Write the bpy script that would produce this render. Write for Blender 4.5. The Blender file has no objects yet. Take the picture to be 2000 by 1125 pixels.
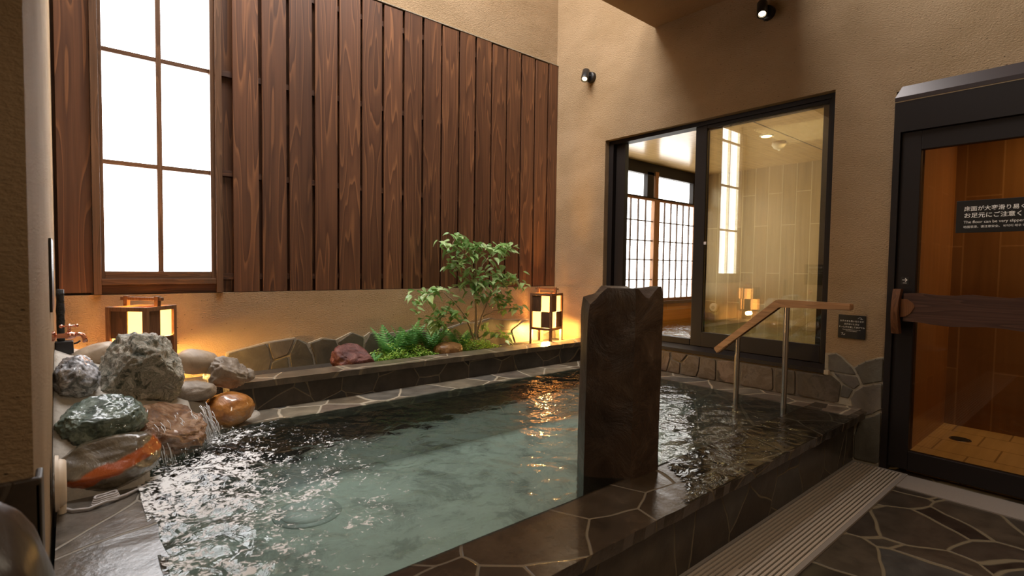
import bpy, bmesh, math, random
from mathutils import Vector, Matrix, noise
R = math.radians
sc = bpy.context.scene
col = sc.collection

# ------------------------------------------------------------------ camera, world, light, exposure
cd = bpy.data.cameras.new('camera')
cam = bpy.data.objects.new('camera', cd)
col.objects.link(cam)
yaw, pit, rol = 0.702740667, -0.0414636126, 0.0138741381
fw = Vector((math.sin(yaw)*math.cos(pit), math.cos(yaw)*math.cos(pit), math.sin(pit)))
r0 = fw.cross(Vector((0, 0, 1))).normalized()
u0 = r0.cross(fw)
rr = r0*math.cos(rol) + u0*math.sin(rol)
uu = -r0*math.sin(rol) + u0*math.cos(rol)
cam.matrix_world = Matrix(((rr.x, uu.x, -fw.x, 0), (rr.y, uu.y, -fw.y, 0), (rr.z, uu.z, -fw.z, 1.25), (0, 0, 0, 1)))
cd.sensor_fit = 'HORIZONTAL'
cd.sensor_width = 36
cd.lens = 1022.05/2000*36
cd.clip_start = 0.02
cd.dof.use_dof = True
cd.dof.focus_distance = 3.6
cd.dof.aperture_fstop = 4.0
sc.camera = cam

sc.view_settings.view_transform = 'Standard'
sc.view_settings.look = 'None'
sc.view_settings.exposure = 0.0
sc.view_settings.gamma = 1.0
sc.view_settings.use_curve_mapping = False
sc.cycles.use_denoising = True
sc.cycles.max_bounces = 8
sc.cycles.diffuse_bounces = 4
sc.cycles.glossy_bounces = 4
sc.cycles.transparent_max_bounces = 16
sc.cycles.caustics_reflective = False
sc.cycles.caustics_refractive = False
sc.cycles.sample_clamp_indirect = 6.0

w = bpy.data.worlds.new('world')
sc.world = w
w.use_nodes = True
w.node_tree.nodes['Background'].inputs['Color'].default_value = (0.80, 0.88, 1.0, 1)
w.node_tree.nodes['Background'].inputs['Strength'].default_value = 0.6

def area(name, loc, sx, sy, power, color, rot=(0, 0, 0)):
    l = bpy.data.lights.new(name, 'AREA')
    l.shape = 'RECTANGLE'
    l.size, l.size_y, l.energy, l.color = sx, sy, power, color
    o = bpy.data.objects.new(name, l)
    o.location, o.rotation_euler = loc, rot
    col.objects.link(o)
    return o
def point(name, loc, power, color, rad=0.03):
    l = bpy.data.lights.new(name, 'POINT')
    l.energy, l.color, l.shadow_soft_size = power, color, rad
    o = bpy.data.objects.new(name, l)
    o.location = loc
    col.objects.link(o)
    return o
# daylight through the rooflight above the planting bed and over the ceiling slab
area('rooflight_daylight', (1.15, 3.2, 5.25), 2.3, 1.4, 205, (1.0, 0.96, 0.93), (0, R(-14), 0))
area('rooflight_daylight_front', (2.3, 2.0, 5.25), 1.8, 0.6, 85, (1.0, 0.95, 0.91))
area('entrance_fill', (1.3, -0.7, 2.9), 0.8, 0.8, 28, (1.0, 0.84, 0.64))  # unseen fill added to brighten the floor, grating and near walls
# ceiling lamps of the indoor bath and of the shower room
area('indoor_bath_lamp', (6.2, 2.3, 2.78), 0.9, 0.9, 25, (1.0, 0.80, 0.48))
area('shower_room_lamp', (4.7, 0.0, 2.3), 0.25, 0.25, 10.0, (1.0, 0.62, 0.25))

# ------------------------------------------------------------------ materials
def newmat(name):
    m = bpy.data.materials.new(name)
    m.use_nodes = True
    nt = m.node_tree
    return m, nt, nt.nodes, nt.links, nt.nodes['Principled BSDF']
def basic(name, c, rough=0.5, metal=0.0, spec=0.5, bump=0.0, bscale=80, emit=None, es=0.0, var=0.0):
    m, nt, N, L, b = newmat(name)
    b.inputs['Base Color'].default_value = (*c, 1)
    b.inputs['Roughness'].default_value = rough
    b.inputs['Metallic'].default_value = metal
    b.inputs['Specular IOR Level'].default_value = spec
    if emit:
        b.inputs['Emission Color'].default_value = (*emit, 1)
        b.inputs['Emission Strength'].default_value = es
    if bump or var:
        tc = N.new('ShaderNodeTexCoord')
        no = N.new('ShaderNodeTexNoise')
        no.inputs['Scale'].default_value = bscale
        no.inputs['Detail'].default_value = 5
        L.new(tc.outputs['Object'], no.inputs['Vector'])
        if bump:
            bp = N.new('ShaderNodeBump')
            bp.inputs['Strength'].default_value = bump
            bp.inputs['Distance'].default_value = 0.01
            L.new(no.outputs['Fac'], bp.inputs['Height'])
            L.new(bp.outputs['Normal'], b.inputs['Normal'])
        if var:
            mx = N.new('ShaderNodeMix')
            mx.data_type = 'RGBA'
            mx.inputs['A'].default_value = (*[x*(1-var) for x in c], 1)
            mx.inputs['B'].default_value = (*[min(1, x*(1+var)) for x in c], 1)
            L.new(no.outputs['Fac'], mx.inputs['Factor'])
            L.new(mx.outputs['Result'], b.inputs['Base Color'])
    return m
def ramp(N, pts):
    r = N.new('ShaderNodeValToRGB')
    while len(r.color_ramp.elements) < len(pts):
        r.color_ramp.elements.new(0.5)
    for e, (p, c) in zip(r.color_ramp.elements, pts):
        e.position = p
        e.color = (*c, 1)
    return r
def mathn(N, op, a=None, b=None):
    n = N.new('ShaderNodeMath')
    n.operation = op
    if isinstance(a, (int, float)): n.inputs[0].default_value = a
    if isinstance(b, (int, float)): n.inputs[1].default_value = b
    return n

def plaster(name, c1, c2, bump=0.9):
    m, nt, N, L, b = newmat(name)
    tc = N.new('ShaderNodeTexCoord')
    n1 = N.new('ShaderNodeTexNoise'); n1.inputs['Scale'].default_value = 2.2; n1.inputs['Detail'].default_value = 6
    n2 = N.new('ShaderNodeTexNoise'); n2.inputs['Scale'].default_value = 70; n2.inputs['Detail'].default_value = 8; n2.inputs['Roughness'].default_value = 0.65
    vo = N.new('ShaderNodeTexVoronoi'); vo.inputs['Scale'].default_value = 34
    mp = N.new('ShaderNodeMapping'); mp.inputs['Scale'].default_value = (1, 1, 1.8)
    L.new(tc.outputs['Object'], mp.inputs['Vector'])
    for n in (n1, n2, vo):
        L.new(mp.outputs['Vector'], n.inputs['Vector'])
    r1 = ramp(N, [(0.3, c1), (0.7, c2)])
    L.new(n1.outputs['Fac'], r1.inputs['Fac'])
    pit_ = ramp(N, [(0.06, (0, 0, 0)), (0.16, (1, 1, 1))])
    L.new(vo.outputs['Distance'], pit_.inputs['Fac'])
    wm = N.new('ShaderNodeTexWhiteNoise')
    L.new(vo.outputs['Color'], wm.inputs['Vector'])
    some = mathn(N, 'GREATER_THAN', None, 0.24)
    L.new(wm.outputs['Value'], some.inputs[0])
    mxp = mathn(N, 'MAXIMUM')
    L.new(pit_.outputs['Color'], mxp.inputs[0]); L.new(some.outputs[0], mxp.inputs[1])
    mul = N.new('ShaderNodeMix'); mul.data_type = 'RGBA'; mul.blend_type = 'MULTIPLY'; mul.inputs['Factor'].default_value = 0.65
    L.new(r1.outputs['Color'], mul.inputs['A']); L.new(mxp.outputs[0], mul.inputs['B'])
    L.new(mul.outputs['Result'], b.inputs['Base Color'])
    hs = mathn(N, 'ADD')
    m2 = mathn(N, 'MULTIPLY', None, 0.5)
    L.new(mxp.outputs[0], m2.inputs[0])
    L.new(n2.outputs['Fac'], hs.inputs[0]); L.new(m2.outputs[0], hs.inputs[1])
    bp = N.new('ShaderNodeBump'); bp.inputs['Strength'].default_value = bump; bp.inputs['Distance'].default_value = 0.02
    L.new(hs.outputs[0], bp.inputs['Height']); L.new(bp.outputs['Normal'], b.inputs['Normal'])
    b.inputs['Roughness'].default_value = 0.85
    b.inputs['Specular IOR Level'].default_value = 0.25
    return m

def wood(name, cd_, cm, cl, rough=0.45, axis='Z', scale=1.0, bump=0.25):
    """stained softwood: growth rings stretched along one axis, shifted per board"""
    m, nt, N, L, b = newmat(name)
    tc = N.new('ShaderNodeTexCoord')
    ge = N.new('ShaderNodeNewGeometry')
    off = mathn(N, 'MULTIPLY', None, 37.0)
    L.new(ge.outputs['Random Per Island'], off.inputs[0])
    ad = N.new('ShaderNodeVectorMath'); ad.operation = 'ADD'
    cb = N.new('ShaderNodeCombineXYZ')
    for k in range(3): L.new(off.outputs[0], cb.inputs[k])
    mp = N.new('ShaderNodeMapping')
    s = {'X': (0.45, 7, 7), 'Y': (7, 0.45, 7), 'Z': (7, 7, 0.45)}[axis]
    mp.inputs['Scale'].default_value = tuple(v*scale for v in s)
    L.new(tc.outputs['Object'], mp.inputs['Vector'])
    L.new(mp.outputs['Vector'], ad.inputs[0]); L.new(cb.outputs[0], ad.inputs[1])
    n1 = N.new('ShaderNodeTexNoise'); n1.inputs['Scale'].default_value = 0.9; n1.inputs['Detail'].default_value = 2
    L.new(ad.outputs[0], n1.inputs['Vector'])
    k1 = mathn(N, 'MULTIPLY', None, 13.0); L.new(n1.outputs['Fac'], k1.inputs[0])
    fr = mathn(N, 'FRACT'); L.new(k1.outputs[0], fr.inputs[0])
    rg = ramp(N, [(0.0, cd_), (0.4, cm), (0.72, cm), (0.93, cl), (1.0, cd_)])
    L.new(fr.outputs[0], rg.inputs['Fac'])
    mp2 = N.new('ShaderNodeMapping')
    s2 = {'X': (2, 90, 90), 'Y': (90, 2, 90), 'Z': (90, 90, 2)}[axis]
    mp2.inputs['Scale'].default_value = s2
    L.new(tc.outputs['Object'], mp2.inputs['Vector'])
    n2 = N.new('ShaderNodeTexNoise'); n2.inputs['Scale'].default_value = 1.0; n2.inputs['Detail'].default_value = 3
    L.new(mp2.outputs['Vector'], n2.inputs['Vector'])
    r2 = ramp(N, [(0.3, (0.80, 0.79, 0.78)), (0.7, (1.08, 1.07, 1.06))])
    L.new(n2.outputs['Fac'], r2.inputs['Fac'])
    n3 = N.new('ShaderNodeTexNoise'); n3.inputs['Scale'].default_value = 0.35
    L.new(ad.outputs[0], n3.inputs['Vector'])
    r3 = ramp(N, [(0.3, (0.68, 0.66, 0.66)), (0.7, (1.18, 1.18, 1.18))])
    L.new(n3.outputs['Fac'], r3.inputs['Fac'])
    a = N.new('ShaderNodeMix'); a.data_type = 'RGBA'; a.blend_type = 'MULTIPLY'; a.inputs['Factor'].default_value = 1
    L.new(rg.outputs['Color'], a.inputs['A']); L.new(r2.outputs['Color'], a.inputs['B'])
    a2 = N.new('ShaderNodeMix'); a2.data_type = 'RGBA'; a2.blend_type = 'MULTIPLY'; a2.inputs['Factor'].default_value = 1
    L.new(a.outputs['Result'], a2.inputs['A']); L.new(r3.outputs['Color'], a2.inputs['B'])
    L.new(a2.outputs['Result'], b.inputs['Base Color'])
    bp = N.new('ShaderNodeBump'); bp.inputs['Strength'].default_value = bump; bp.inputs['Distance'].default_value = 0.003
    L.new(n2.outputs['Fac'], bp.inputs['Height']); L.new(bp.outputs['Normal'], b.inputs['Normal'])
    b.inputs['Roughness'].default_value = rough
    return m

def paving(name, scale, cols, grout, gw=0.02, rough=0.3, seed=0.0, bump=0.5, nvar=0.5):
    """crazy paving of split stone: voronoi stones with mortar joints"""
    m, nt, N, L, b = newmat(name)
    tc = N.new('ShaderNodeTexCoord')
    mp = N.new('ShaderNodeMapping'); mp.inputs['Location'].default_value = (seed, seed*1.7, seed*0.6)
    L.new(tc.outputs['Object'], mp.inputs['Vector'])
    nz = N.new('ShaderNodeTexNoise'); nz.inputs['Scale'].default_value = 2.5; nz.inputs['Detail'].default_value = 2
    L.new(mp.outputs['Vector'], nz.inputs['Vector'])
    ds = N.new('ShaderNodeVectorMath'); ds.operation = 'SCALE'; ds.inputs['Scale'].default_value = 0.10
    L.new(nz.outputs['Color'], ds.inputs[0])
    av = N.new('ShaderNodeVectorMath'); av.operation = 'ADD'
    L.new(mp.outputs['Vector'], av.inputs[0]); L.new(ds.outputs[0], av.inputs[1])
    ve = N.new('ShaderNodeTexVoronoi'); ve.feature = 'DISTANCE_TO_EDGE'; ve.inputs['Scale'].default_value = scale
    vc = N.new('ShaderNodeTexVoronoi'); vc.inputs['Scale'].default_value = scale
    L.new(av.outputs[0], ve.inputs['Vector']); L.new(av.outputs[0], vc.inputs['Vector'])
    sep = N.new('ShaderNodeSeparateColor'); L.new(vc.outputs['Color'], sep.inputs['Color'])
    rc = ramp(N, [(i/(len(cols)-1), c) for i, c in enumerate(cols)])
    L.new(sep.outputs['Red'], rc.inputs['Fac'])
    n2 = N.new('ShaderNodeTexNoise'); n2.inputs['Scale'].default_value = 9; n2.inputs['Detail'].default_value = 8; n2.inputs['Roughness'].default_value = 0.65
    L.new(tc.outputs['Object'], n2.inputs['Vector'])
    rv = ramp(N, [(0.3, (1-nvar,)*3), (0.7, (1+nvar*0.6,)*3)])
    L.new(n2.outputs['Fac'], rv.inputs['Fac'])
    mu = N.new('ShaderNodeMix'); mu.data_type = 'RGBA'; mu.blend_type = 'MULTIPLY'; mu.inputs['Factor'].default_value = 1
    L.new(rc.outputs['Color'], mu.inputs['A']); L.new(rv.outputs['Color'], mu.inputs['B'])
    rg = ramp(N, [(gw, (0, 0, 0)), (gw*1.7, (1, 1, 1))])
    L.new(ve.outputs['Distance'], rg.inputs['Fac'])
    mx = N.new('ShaderNodeMix'); mx.data_type = 'RGBA'
    mx.inputs['A'].default_value = (*grout, 1)
    L.new(rg.outputs['Color'], mx.inputs['Factor']); L.new(mu.outputs['Result'], mx.inputs['B'])
    L.new(mx.outputs['Result'], b.inputs['Base Color'])
    rr_ = ramp(N, [(0.0, (0.7,)*3), (1.0, (rough,)*3)])
    L.new(rg.outputs['Color'], rr_.inputs['Fac']); L.new(rr_.outputs['Color'], b.inputs['Roughness'])
    hh = mathn(N, 'ADD')
    h2 = mathn(N, 'MULTIPLY', None, 0.5); L.new(n2.outputs['Fac'], h2.inputs[0])
    L.new(rg.outputs['Color'], hh.inputs[0]); L.new(h2.outputs[0], hh.inputs[1])
    bp = N.new('ShaderNodeBump'); bp.inputs['Strength'].default_value = bump; bp.inputs['Distance'].default_value = 0.008
    L.new(hh.outputs[0], bp.inputs['Height']); L.new(bp.outputs['Normal'], b.inputs['Normal'])
    return m

def stone(name, pts, scale=8.0, rough=0.5, bump=0.7, detail=9, island=0.0, veins=None, spec=0.5, dist=0.012, band=None, coat=0.0):
    m, nt, N, L, b = newmat(name)
    tc = N.new('ShaderNodeTexCoord')
    n = N.new('ShaderNodeTexNoise'); n.inputs['Scale'].default_value = scale; n.inputs['Detail'].default_value = detail; n.inputs['Roughness'].default_value = 0.68
    n.inputs['Distortion'].default_value = 0.6
    L.new(tc.outputs['Object'], n.inputs['Vector'])
    r = ramp(N, pts)
    L.new(n.outputs['Fac'], r.inputs['Fac'])
    out = r.outputs['Color']
    if island:
        ge = N.new('ShaderNodeNewGeometry')
        ri = ramp(N, [(0, (1-island, 1-island*0.9, 1-island*1.1)), (0.5, (1, 1, 1)), (1, (1+island, 1+island*0.75, 1+island*0.7))])
        L.new(ge.outputs['Random Per Island'], ri.inputs['Fac'])
        mu = N.new('ShaderNodeMix'); mu.data_type = 'RGBA'; mu.blend_type = 'MULTIPLY'; mu.inputs['Factor'].default_value = 1
        L.new(out, mu.inputs['A']); L.new(ri.outputs['Color'], mu.inputs['B'])
        out = mu.outputs['Result']
    if veins:
        vs, vcol, lo, hi = veins
        n3 = N.new('ShaderNodeTexNoise'); n3.inputs['Scale'].default_value = vs; n3.inputs['Detail'].default_value = 5; n3.inputs['Distortion'].default_value = 1.2
        L.new(tc.outputs['Object'], n3.inputs['Vector'])
        rv = ramp(N, [(lo, (0, 0, 0)), (hi, (1, 1, 1))])
        L.new(n3.outputs['Fac'], rv.inputs['Fac'])
        mv = N.new('ShaderNodeMix'); mv.data_type = 'RGBA'
        mv.inputs['B'].default_value = (*vcol, 1)
        L.new(rv.outputs['Color'], mv.inputs['Factor']); L.new(out, mv.inputs['A'])
        out = mv.outputs['Result']
    if band:
        nrm, c0, wid, bc = band
        dp = N.new('ShaderNodeVectorMath'); dp.operation = 'DOT_PRODUCT'; dp.inputs[1].default_value = nrm
        L.new(tc.outputs['Object'], dp.inputs[0])
        nb_ = N.new('ShaderNodeTexNoise'); nb_.inputs['Scale'].default_value = 7; nb_.inputs['Detail'].default_value = 5
        L.new(tc.outputs['Object'], nb_.inputs['Vector'])
        k0 = mathn(N, 'MULTIPLY_ADD'); k0.inputs[1].default_value = 0.09; L.new(nb_.outputs['Fac'], k0.inputs[0]); L.new(dp.outputs['Value'], k0.inputs[2])
        k1 = mathn(N, 'SUBTRACT', None, c0+0.045); L.new(k0.outputs[0], k1.inputs[0])
        k2 = mathn(N, 'ABSOLUTE'); L.new(k1.outputs[0], k2.inputs[0])
        rb_ = ramp(N, [(wid, (1, 1, 1)), (wid+0.008, (0, 0, 0))]); L.new(k2.outputs[0], rb_.inputs['Fac'])
        mv = N.new('ShaderNodeMix'); mv.data_type = 'RGBA'; mv.inputs['B'].default_value = (*bc, 1)
        L.new(rb_.outputs['Color'], mv.inputs['Factor']); L.new(out, mv.inputs['A'])
        out = mv.outputs['Result']
    b.inputs['Coat Weight'].default_value = coat
    b.inputs['Coat Roughness'].default_value = 0.06
    L.new(out, b.inputs['Base Color'])
    bp = N.new('ShaderNodeBump'); bp.inputs['Strength'].default_value = bump; bp.inputs['Distance'].default_value = dist
    L.new(n.outputs['Fac'], bp.inputs['Height']); L.new(bp.outputs['Normal'], b.inputs['Normal'])
    b.inputs['Roughness'].default_value = rough
    b.inputs['Specular IOR Level'].default_value = spec
    return m

def glass(name, tint=(0.96, 0.97, 0.95), ior=1.5, gain=1.0):
    m = bpy.data.materials.new(name); m.use_nodes = True
    nt = m.node_tree; N, L = nt.nodes, nt.links
    N.remove(N['Principled BSDF'])
    out = N['Material Output']
    t = N.new('ShaderNodeBsdfTransparent'); t.inputs['Color'].default_value = (*tint, 1)
    g = N.new('ShaderNodeBsdfGlossy'); g.inputs['Roughness'].default_value = 0.0; g.inputs['Color'].default_value = (1, 1, 1, 1)
    f = N.new('ShaderNodeFresnel'); f.inputs['IOR'].default_value = ior
    k = mathn(N, 'MULTIPLY', None, gain); k.use_clamp = True
    L.new(f.outputs[0], k.inputs[0])
    mx = N.new('ShaderNodeMixShader')
    L.new(k.outputs[0], mx.inputs[0]); L.new(t.outputs[0], mx.inputs[1]); L.new(g.outputs[0], mx.inputs[2])
    L.new(mx.outputs[0], out.inputs['Surface'])
    return m

def tiles(name, cols, grout, bw, bh, axis='YZ', rough=0.25):
    """wood-look planks laid upright with fine joints"""
    m, nt, N, L, b = newmat(name)
    tc = N.new('ShaderNodeTexCoord')
    sx = N.new('ShaderNodeSeparateXYZ'); L.new(tc.outputs['Object'], sx.inputs[0])
    cb = N.new('ShaderNodeCombineXYZ')
    L.new(sx.outputs[axis[1]], cb.inputs[0]); L.new(sx.outputs[axis[0]], cb.inputs[1])
    br = N.new('ShaderNodeTexBrick')
    br.inputs['Scale'].default_value = 1.0
    br.inputs['Brick Width'].default_value = bh; br.inputs['Row Height'].default_value = bw
    br.inputs['Mortar Size'].default_value = 0.005
    br.inputs['Color1'].default_value = (*cols[0], 1); br.inputs['Color2'].default_value = (*cols[1], 1)
    br.inputs['Mortar'].default_value = (*grout, 1)
    br.offset = 0.4
    L.new(cb.outputs[0], br.inputs['Vector'])
    mp = N.new('ShaderNodeMapping'); mp.inputs['Scale'].default_value = (22, 22, 1.2) if axis[1] == 'Z' else (1.2, 22, 22)
    L.new(tc.outputs['Object'], mp.inputs['Vector'])
    n = N.new('ShaderNodeTexNoise'); n.inputs['Scale'].default_value = 1.2; n.inputs['Detail'].default_value = 6
    L.new(mp.outputs['Vector'], n.inputs['Vector'])
    rv = ramp(N, [(0.3, (0.86,)*3), (0.7, (1.08,)*3)])
    L.new(n.outputs['Fac'], rv.inputs['Fac'])
    mu = N.new('ShaderNodeMix'); mu.data_type = 'RGBA'; mu.blend_type = 'MULTIPLY'; mu.inputs['Factor'].default_value = 1
    L.new(br.outputs['Color'], mu.inputs['A']); L.new(rv.outputs['Color'], mu.inputs['B'])
    L.new(mu.outputs['Result'], b.inputs['Base Color'])
    b.inputs['Roughness'].default_value = rough
    return m

M = {}
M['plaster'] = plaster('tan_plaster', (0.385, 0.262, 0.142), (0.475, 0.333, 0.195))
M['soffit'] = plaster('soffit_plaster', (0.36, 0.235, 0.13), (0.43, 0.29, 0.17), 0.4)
M['fence'] = wood('stained_cedar', (0.090, 0.036, 0.017), (0.134, 0.056, 0.026), (0.235, 0.102, 0.043), 0.45)
M['fence_x'] = wood('stained_cedar_rail', (0.05, 0.018, 0.009), (0.08, 0.032, 0.015), (0.13, 0.05, 0.02), 0.5, 'X')
M['winwood'] = wood('window_frame_timber', (0.105, 0.052, 0.026), (0.15, 0.078, 0.040), (0.20, 0.105, 0.055), 0.42, 'Z', 1.6)
M['winwood_x'] = wood('window_rail_timber', (0.105, 0.052, 0.026), (0.15, 0.078, 0.040), (0.20, 0.105, 0.055), 0.42, 'X', 1.6)
M['lantern'] = wood('lantern_timber', (0.15, 0.068, 0.03), (0.21, 0.10, 0.045), (0.28, 0.14, 0.065), 0.5, 'Z', 2.5)
M['lantern_dark'] = wood('lantern_panel_timber', (0.085, 0.038, 0.018), (0.12, 0.055, 0.026), (0.16, 0.078, 0.036), 0.55, 'Z', 2.5)
M['railwood'] = wood('handrail_beech', (0.44, 0.23, 0.10), (0.54, 0.29, 0.13), (0.60, 0.34, 0.165), 0.4, 'Y', 2.0)
M['doorbar'] = wood('door_bar_timber', (0.05, 0.024, 0.017), (0.075, 0.036, 0.025), (0.10, 0.05, 0.034), 0.35, 'Y', 1.5)
M['doorgrip'] = wood('door_grip_timber', (0.12, 0.045, 0.017), (0.17, 0.068, 0.026), (0.22, 0.095, 0.04), 0.35, 'Z', 2.0)
slate = [(0.018, 0.013, 0.010), (0.035, 0.027, 0.021), (0.052, 0.040, 0.028), (0.045, 0.043, 0.040)]
M['floor'] = paving('wet_slate_paving', 3.1, [tuple(v*1.35 for v in c) for c in slate], (0.16, 0.125, 0.075), 0.017, 0.33, 3.1)
M['coping'] = paving('wet_coping_stone', 3.0, [(0.040, 0.027, 0.018), (0.062, 0.043, 0.027), (0.034, 0.027, 0.021)], (0.13, 0.10, 0.062), 0.009, 0.2, 7.3)
M['ledge'] = paving('pale_ledge_stone', 3.3, [(0.16, 0.125, 0.085), (0.23, 0.195, 0.145), (0.20, 0.15, 0.11), (0.13, 0.125, 0.115), (0.24, 0.20, 0.14)], (0.36, 0.31, 0.23), 0.018, 0.28, 1.9)
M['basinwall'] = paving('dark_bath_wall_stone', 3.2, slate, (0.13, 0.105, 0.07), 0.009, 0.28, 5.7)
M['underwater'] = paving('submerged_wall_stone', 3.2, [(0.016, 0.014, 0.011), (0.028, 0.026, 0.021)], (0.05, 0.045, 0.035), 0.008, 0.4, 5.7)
M['leftledge'] = paving('wet_grey_ledge_stone', 2.3, [(0.13, 0.115, 0.098), (0.19, 0.175, 0.155), (0.16, 0.14, 0.12)], (0.26, 0.235, 0.195), 0.009, 0.12, 6.2, 0.9)
M['planterwall'] = paving('planter_wall_stone', 4.0, slate, (0.13, 0.105, 0.07), 0.010, 0.35, 9.1)
M['plantercap'] = paving('planter_cap_stone', 2.6, [(0.10, 0.078, 0.055), (0.15, 0.12, 0.085), (0.12, 0.10, 0.08)], (0.24, 0.20, 0.14), 0.014, 0.3, 2.3)
M['bathfloor'] = stone('bath_bottom_stone', [(0.30, (0.13, 0.145, 0.125)), (0.41, (0.26, 0.32, 0.285)), (0.47, (0.50, 0.62, 0.55)), (0.58, (0.56, 0.70, 0.62)), (0.64, (0.36, 0.44, 0.39)), (0.74, (0.68, 0.76, 0.66))], 2.6, 0.6, 0.1, 7)
M['cladding_base'] = paving('brown_base_stone', 3.0, [(0.045, 0.030, 0.019), (0.06, 0.042, 0.027)], (0.07, 0.052, 0.035), 0.008, 0.55, 2.2)
M['cladding'] = stone('cladding_slate', [(0.3, (0.075, 0.066, 0.055)), (0.5, (0.115, 0.10, 0.08)), (0.72, (0.165, 0.145, 0.115))], 7, 0.45, 0.5, island=0.3)
M['cladding_warm'] = stone('cladding_mixed_stone', [(0.3, (0.06, 0.044, 0.034)), (0.45, (0.13, 0.098, 0.075)), (0.55, (0.075, 0.052, 0.034)), (0.72, (0.17, 0.13, 0.105))], 6, 0.45, 0.5, island=0.35, veins=(9, (0.035, 0.025, 0.018), 0.60, 0.66))
M['mortar'] = basic('pale_mortar', (0.34, 0.295, 0.22), 0.8, bump=0.4, bscale=60, var=0.2)
M['mortar_dark'] = basic('dark_wet_mortar', (0.125, 0.098, 0.068), 0.6, bump=0.4, bscale=60, var=0.3)
M['mortar_grey'] = basic('grey_mortar_bed', (0.42, 0.385, 0.335), 0.75, bump=0.5, bscale=40, var=0.2)
M['pillar'] = stone('dark_basalt', [(0.3, (0.020, 0.011, 0.007)), (0.5, (0.042, 0.024, 0.015)), (0.66, (0.075, 0.047, 0.03)), (0.76, (0.15, 0.11, 0.08))], 6.5, 0.35, 0.65, veins=(11, (0.16, 0.10, 0.055), 0.70, 0.76), dist=0.02)
M['frame'] = basic('dark_bronze_aluminium', (0.014, 0.010, 0.009), 0.5, 0.0, 0.25)
M['frame2'] = basic('bronze_aluminium_sash', (0.018, 0.013, 0.011), 0.5, 0.0, 0.25)
M['fascia'] = basic('door_head_metal', (0.055, 0.045, 0.045), 0.3, 0.3)
M['gasket'] = basic('pale_seal', (0.45, 0.36, 0.24), 0.5)
M['steel'] = basic('brushed_steel', (0.46, 0.42, 0.38), 0.3, 1.0)
M['grate'] = basic('grate_metal', (0.62, 0.52, 0.43), 0.4, 0.2, bump=0.15, bscale=200)
M['slot'] = basic('drain_shadow_slot', (0.012, 0.010, 0.009), 0.8)
M['threshold'] = basic('grey_granite_threshold', (0.30, 0.26, 0.23), 0.5, bump=0.2, bscale=180, var=0.15)
M['black'] = basic('black_metal', (0.012, 0.011, 0.011), 0.35)
M['black_sign'] = basic('black_acrylic', (0.010, 0.009, 0.008), 0.4)
M['white_ink'] = basic('white_lettering', (0.80, 0.78, 0.74), 0.6)
M['copper'] = basic('polished_copper', (0.93, 0.46, 0.34), 0.16, 1.0)
M['beige'] = basic('beige_plastic', (0.66, 0.55, 0.42), 0.5)
M['grey_cable'] = basic('pale_grey_plastic', (0.42, 0.40, 0.40), 0.35)
M['tape'] = basic('black_tape', (0.010, 0.010, 0.010), 0.55, bump=0.8, bscale=60)
M['pane'] = basic('frosted_daylight_pane', (0.8, 0.8, 0.8), 0.6, emit=(0.96, 0.97, 1.0), es=8.0)
def papermat():
    m, nt, N, L, b = newmat('lantern_paper')
    b.inputs['Base Color'].default_value = (0.85, 0.7, 0.45, 1)
    b.inputs['Emission Color'].default_value = (1.0, 0.43, 0.11, 1)
    b.inputs['Emission Strength'].default_value = 5.0
    tr = N.new('ShaderNodeBsdfTranslucent'); tr.inputs['Color'].default_value = (0.95, 0.85, 0.65, 1)
    mx = N.new('ShaderNodeMixShader'); mx.inputs[0].default_value = 0.5
    L.new(b.outputs[0], mx.inputs[1]); L.new(tr.outputs[0], mx.inputs[2])
    L.new(mx.outputs[0], N['Material Output'].inputs['Surface'])
    return m
M['paper'] = papermat()
M['lens'] = basic('lit_lens', (1, 0.9, 0.7), 0.4, emit=(1.0, 0.80, 0.50), es=6.0)
M['win_glass'] = glass('window_glass', (0.95, 0.94, 0.87), 1.5, 1.3)
M['door_glass'] = glass('door_glass', (0.90, 0.86, 0.80), 1.45, 0.9)
M['shoji'] = basic('daylight_glazing', (0.8, 0.8, 0.8), 0.6, emit=(1.0, 0.98, 0.93), es=5.0)
M['shoji_wood'] = wood('shoji_timber', (0.20, 0.085, 0.028), (0.27, 0.12, 0.04), (0.33, 0.15, 0.055), 0.45, 'Z', 1.5)
M['shoji_grid'] = basic('shoji_lattice', (0.07, 0.035, 0.018), 0.5)
M['in_wall'] = tiles('indoor_wall_planks', [(0.36, 0.25, 0.13), (0.42, 0.30, 0.165)], (0.60, 0.47, 0.28), 0.2, 1.2, 'YZ')
M['in_wall_x'] = tiles('indoor_apron_tiles', [(0.56, 0.215, 0.05), (0.62, 0.25, 0.07)], (0.55, 0.30, 0.14), 0.2, 1.2, 'ZX', 0.25)
M['in_ceil'] = tiles('indoor_ceiling_boards', [(0.56, 0.36, 0.15), (0.60, 0.39, 0.17)], (0.42, 0.27, 0.12), 0.1, 6.0, 'XY', 0.22)
M['sh_wall'] = tiles('shower_wall_planks', [(0.23, 0.115, 0.045), (0.27, 0.14, 0.055)], (0.36, 0.21, 0.10), 0.2, 0.9, 'YZ', 0.3)
M['sh_wall_x'] = tiles('shower_side_planks', [(0.30, 0.135, 0.045), (0.34, 0.155, 0.05)], (0.38, 0.19, 0.08), 0.2, 0.9, 'XZ', 0.3)
M['sh_floor'] = tiles('shower_floor_tiles', [(0.60, 0.42, 0.20), (0.62, 0.44, 0.22)], (0.30, 0.19, 0.08), 0.3, 0.3, 'XY', 0.45)
M['bark'] = basic('pale_bark', (0.42, 0.31, 0.20), 0.7, bump=0.4, bscale=120, var=0.3)
M['soil'] = basic('dark_soil', (0.03, 0.022, 0.014), 0.9, bump=0.8, bscale=60)
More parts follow.
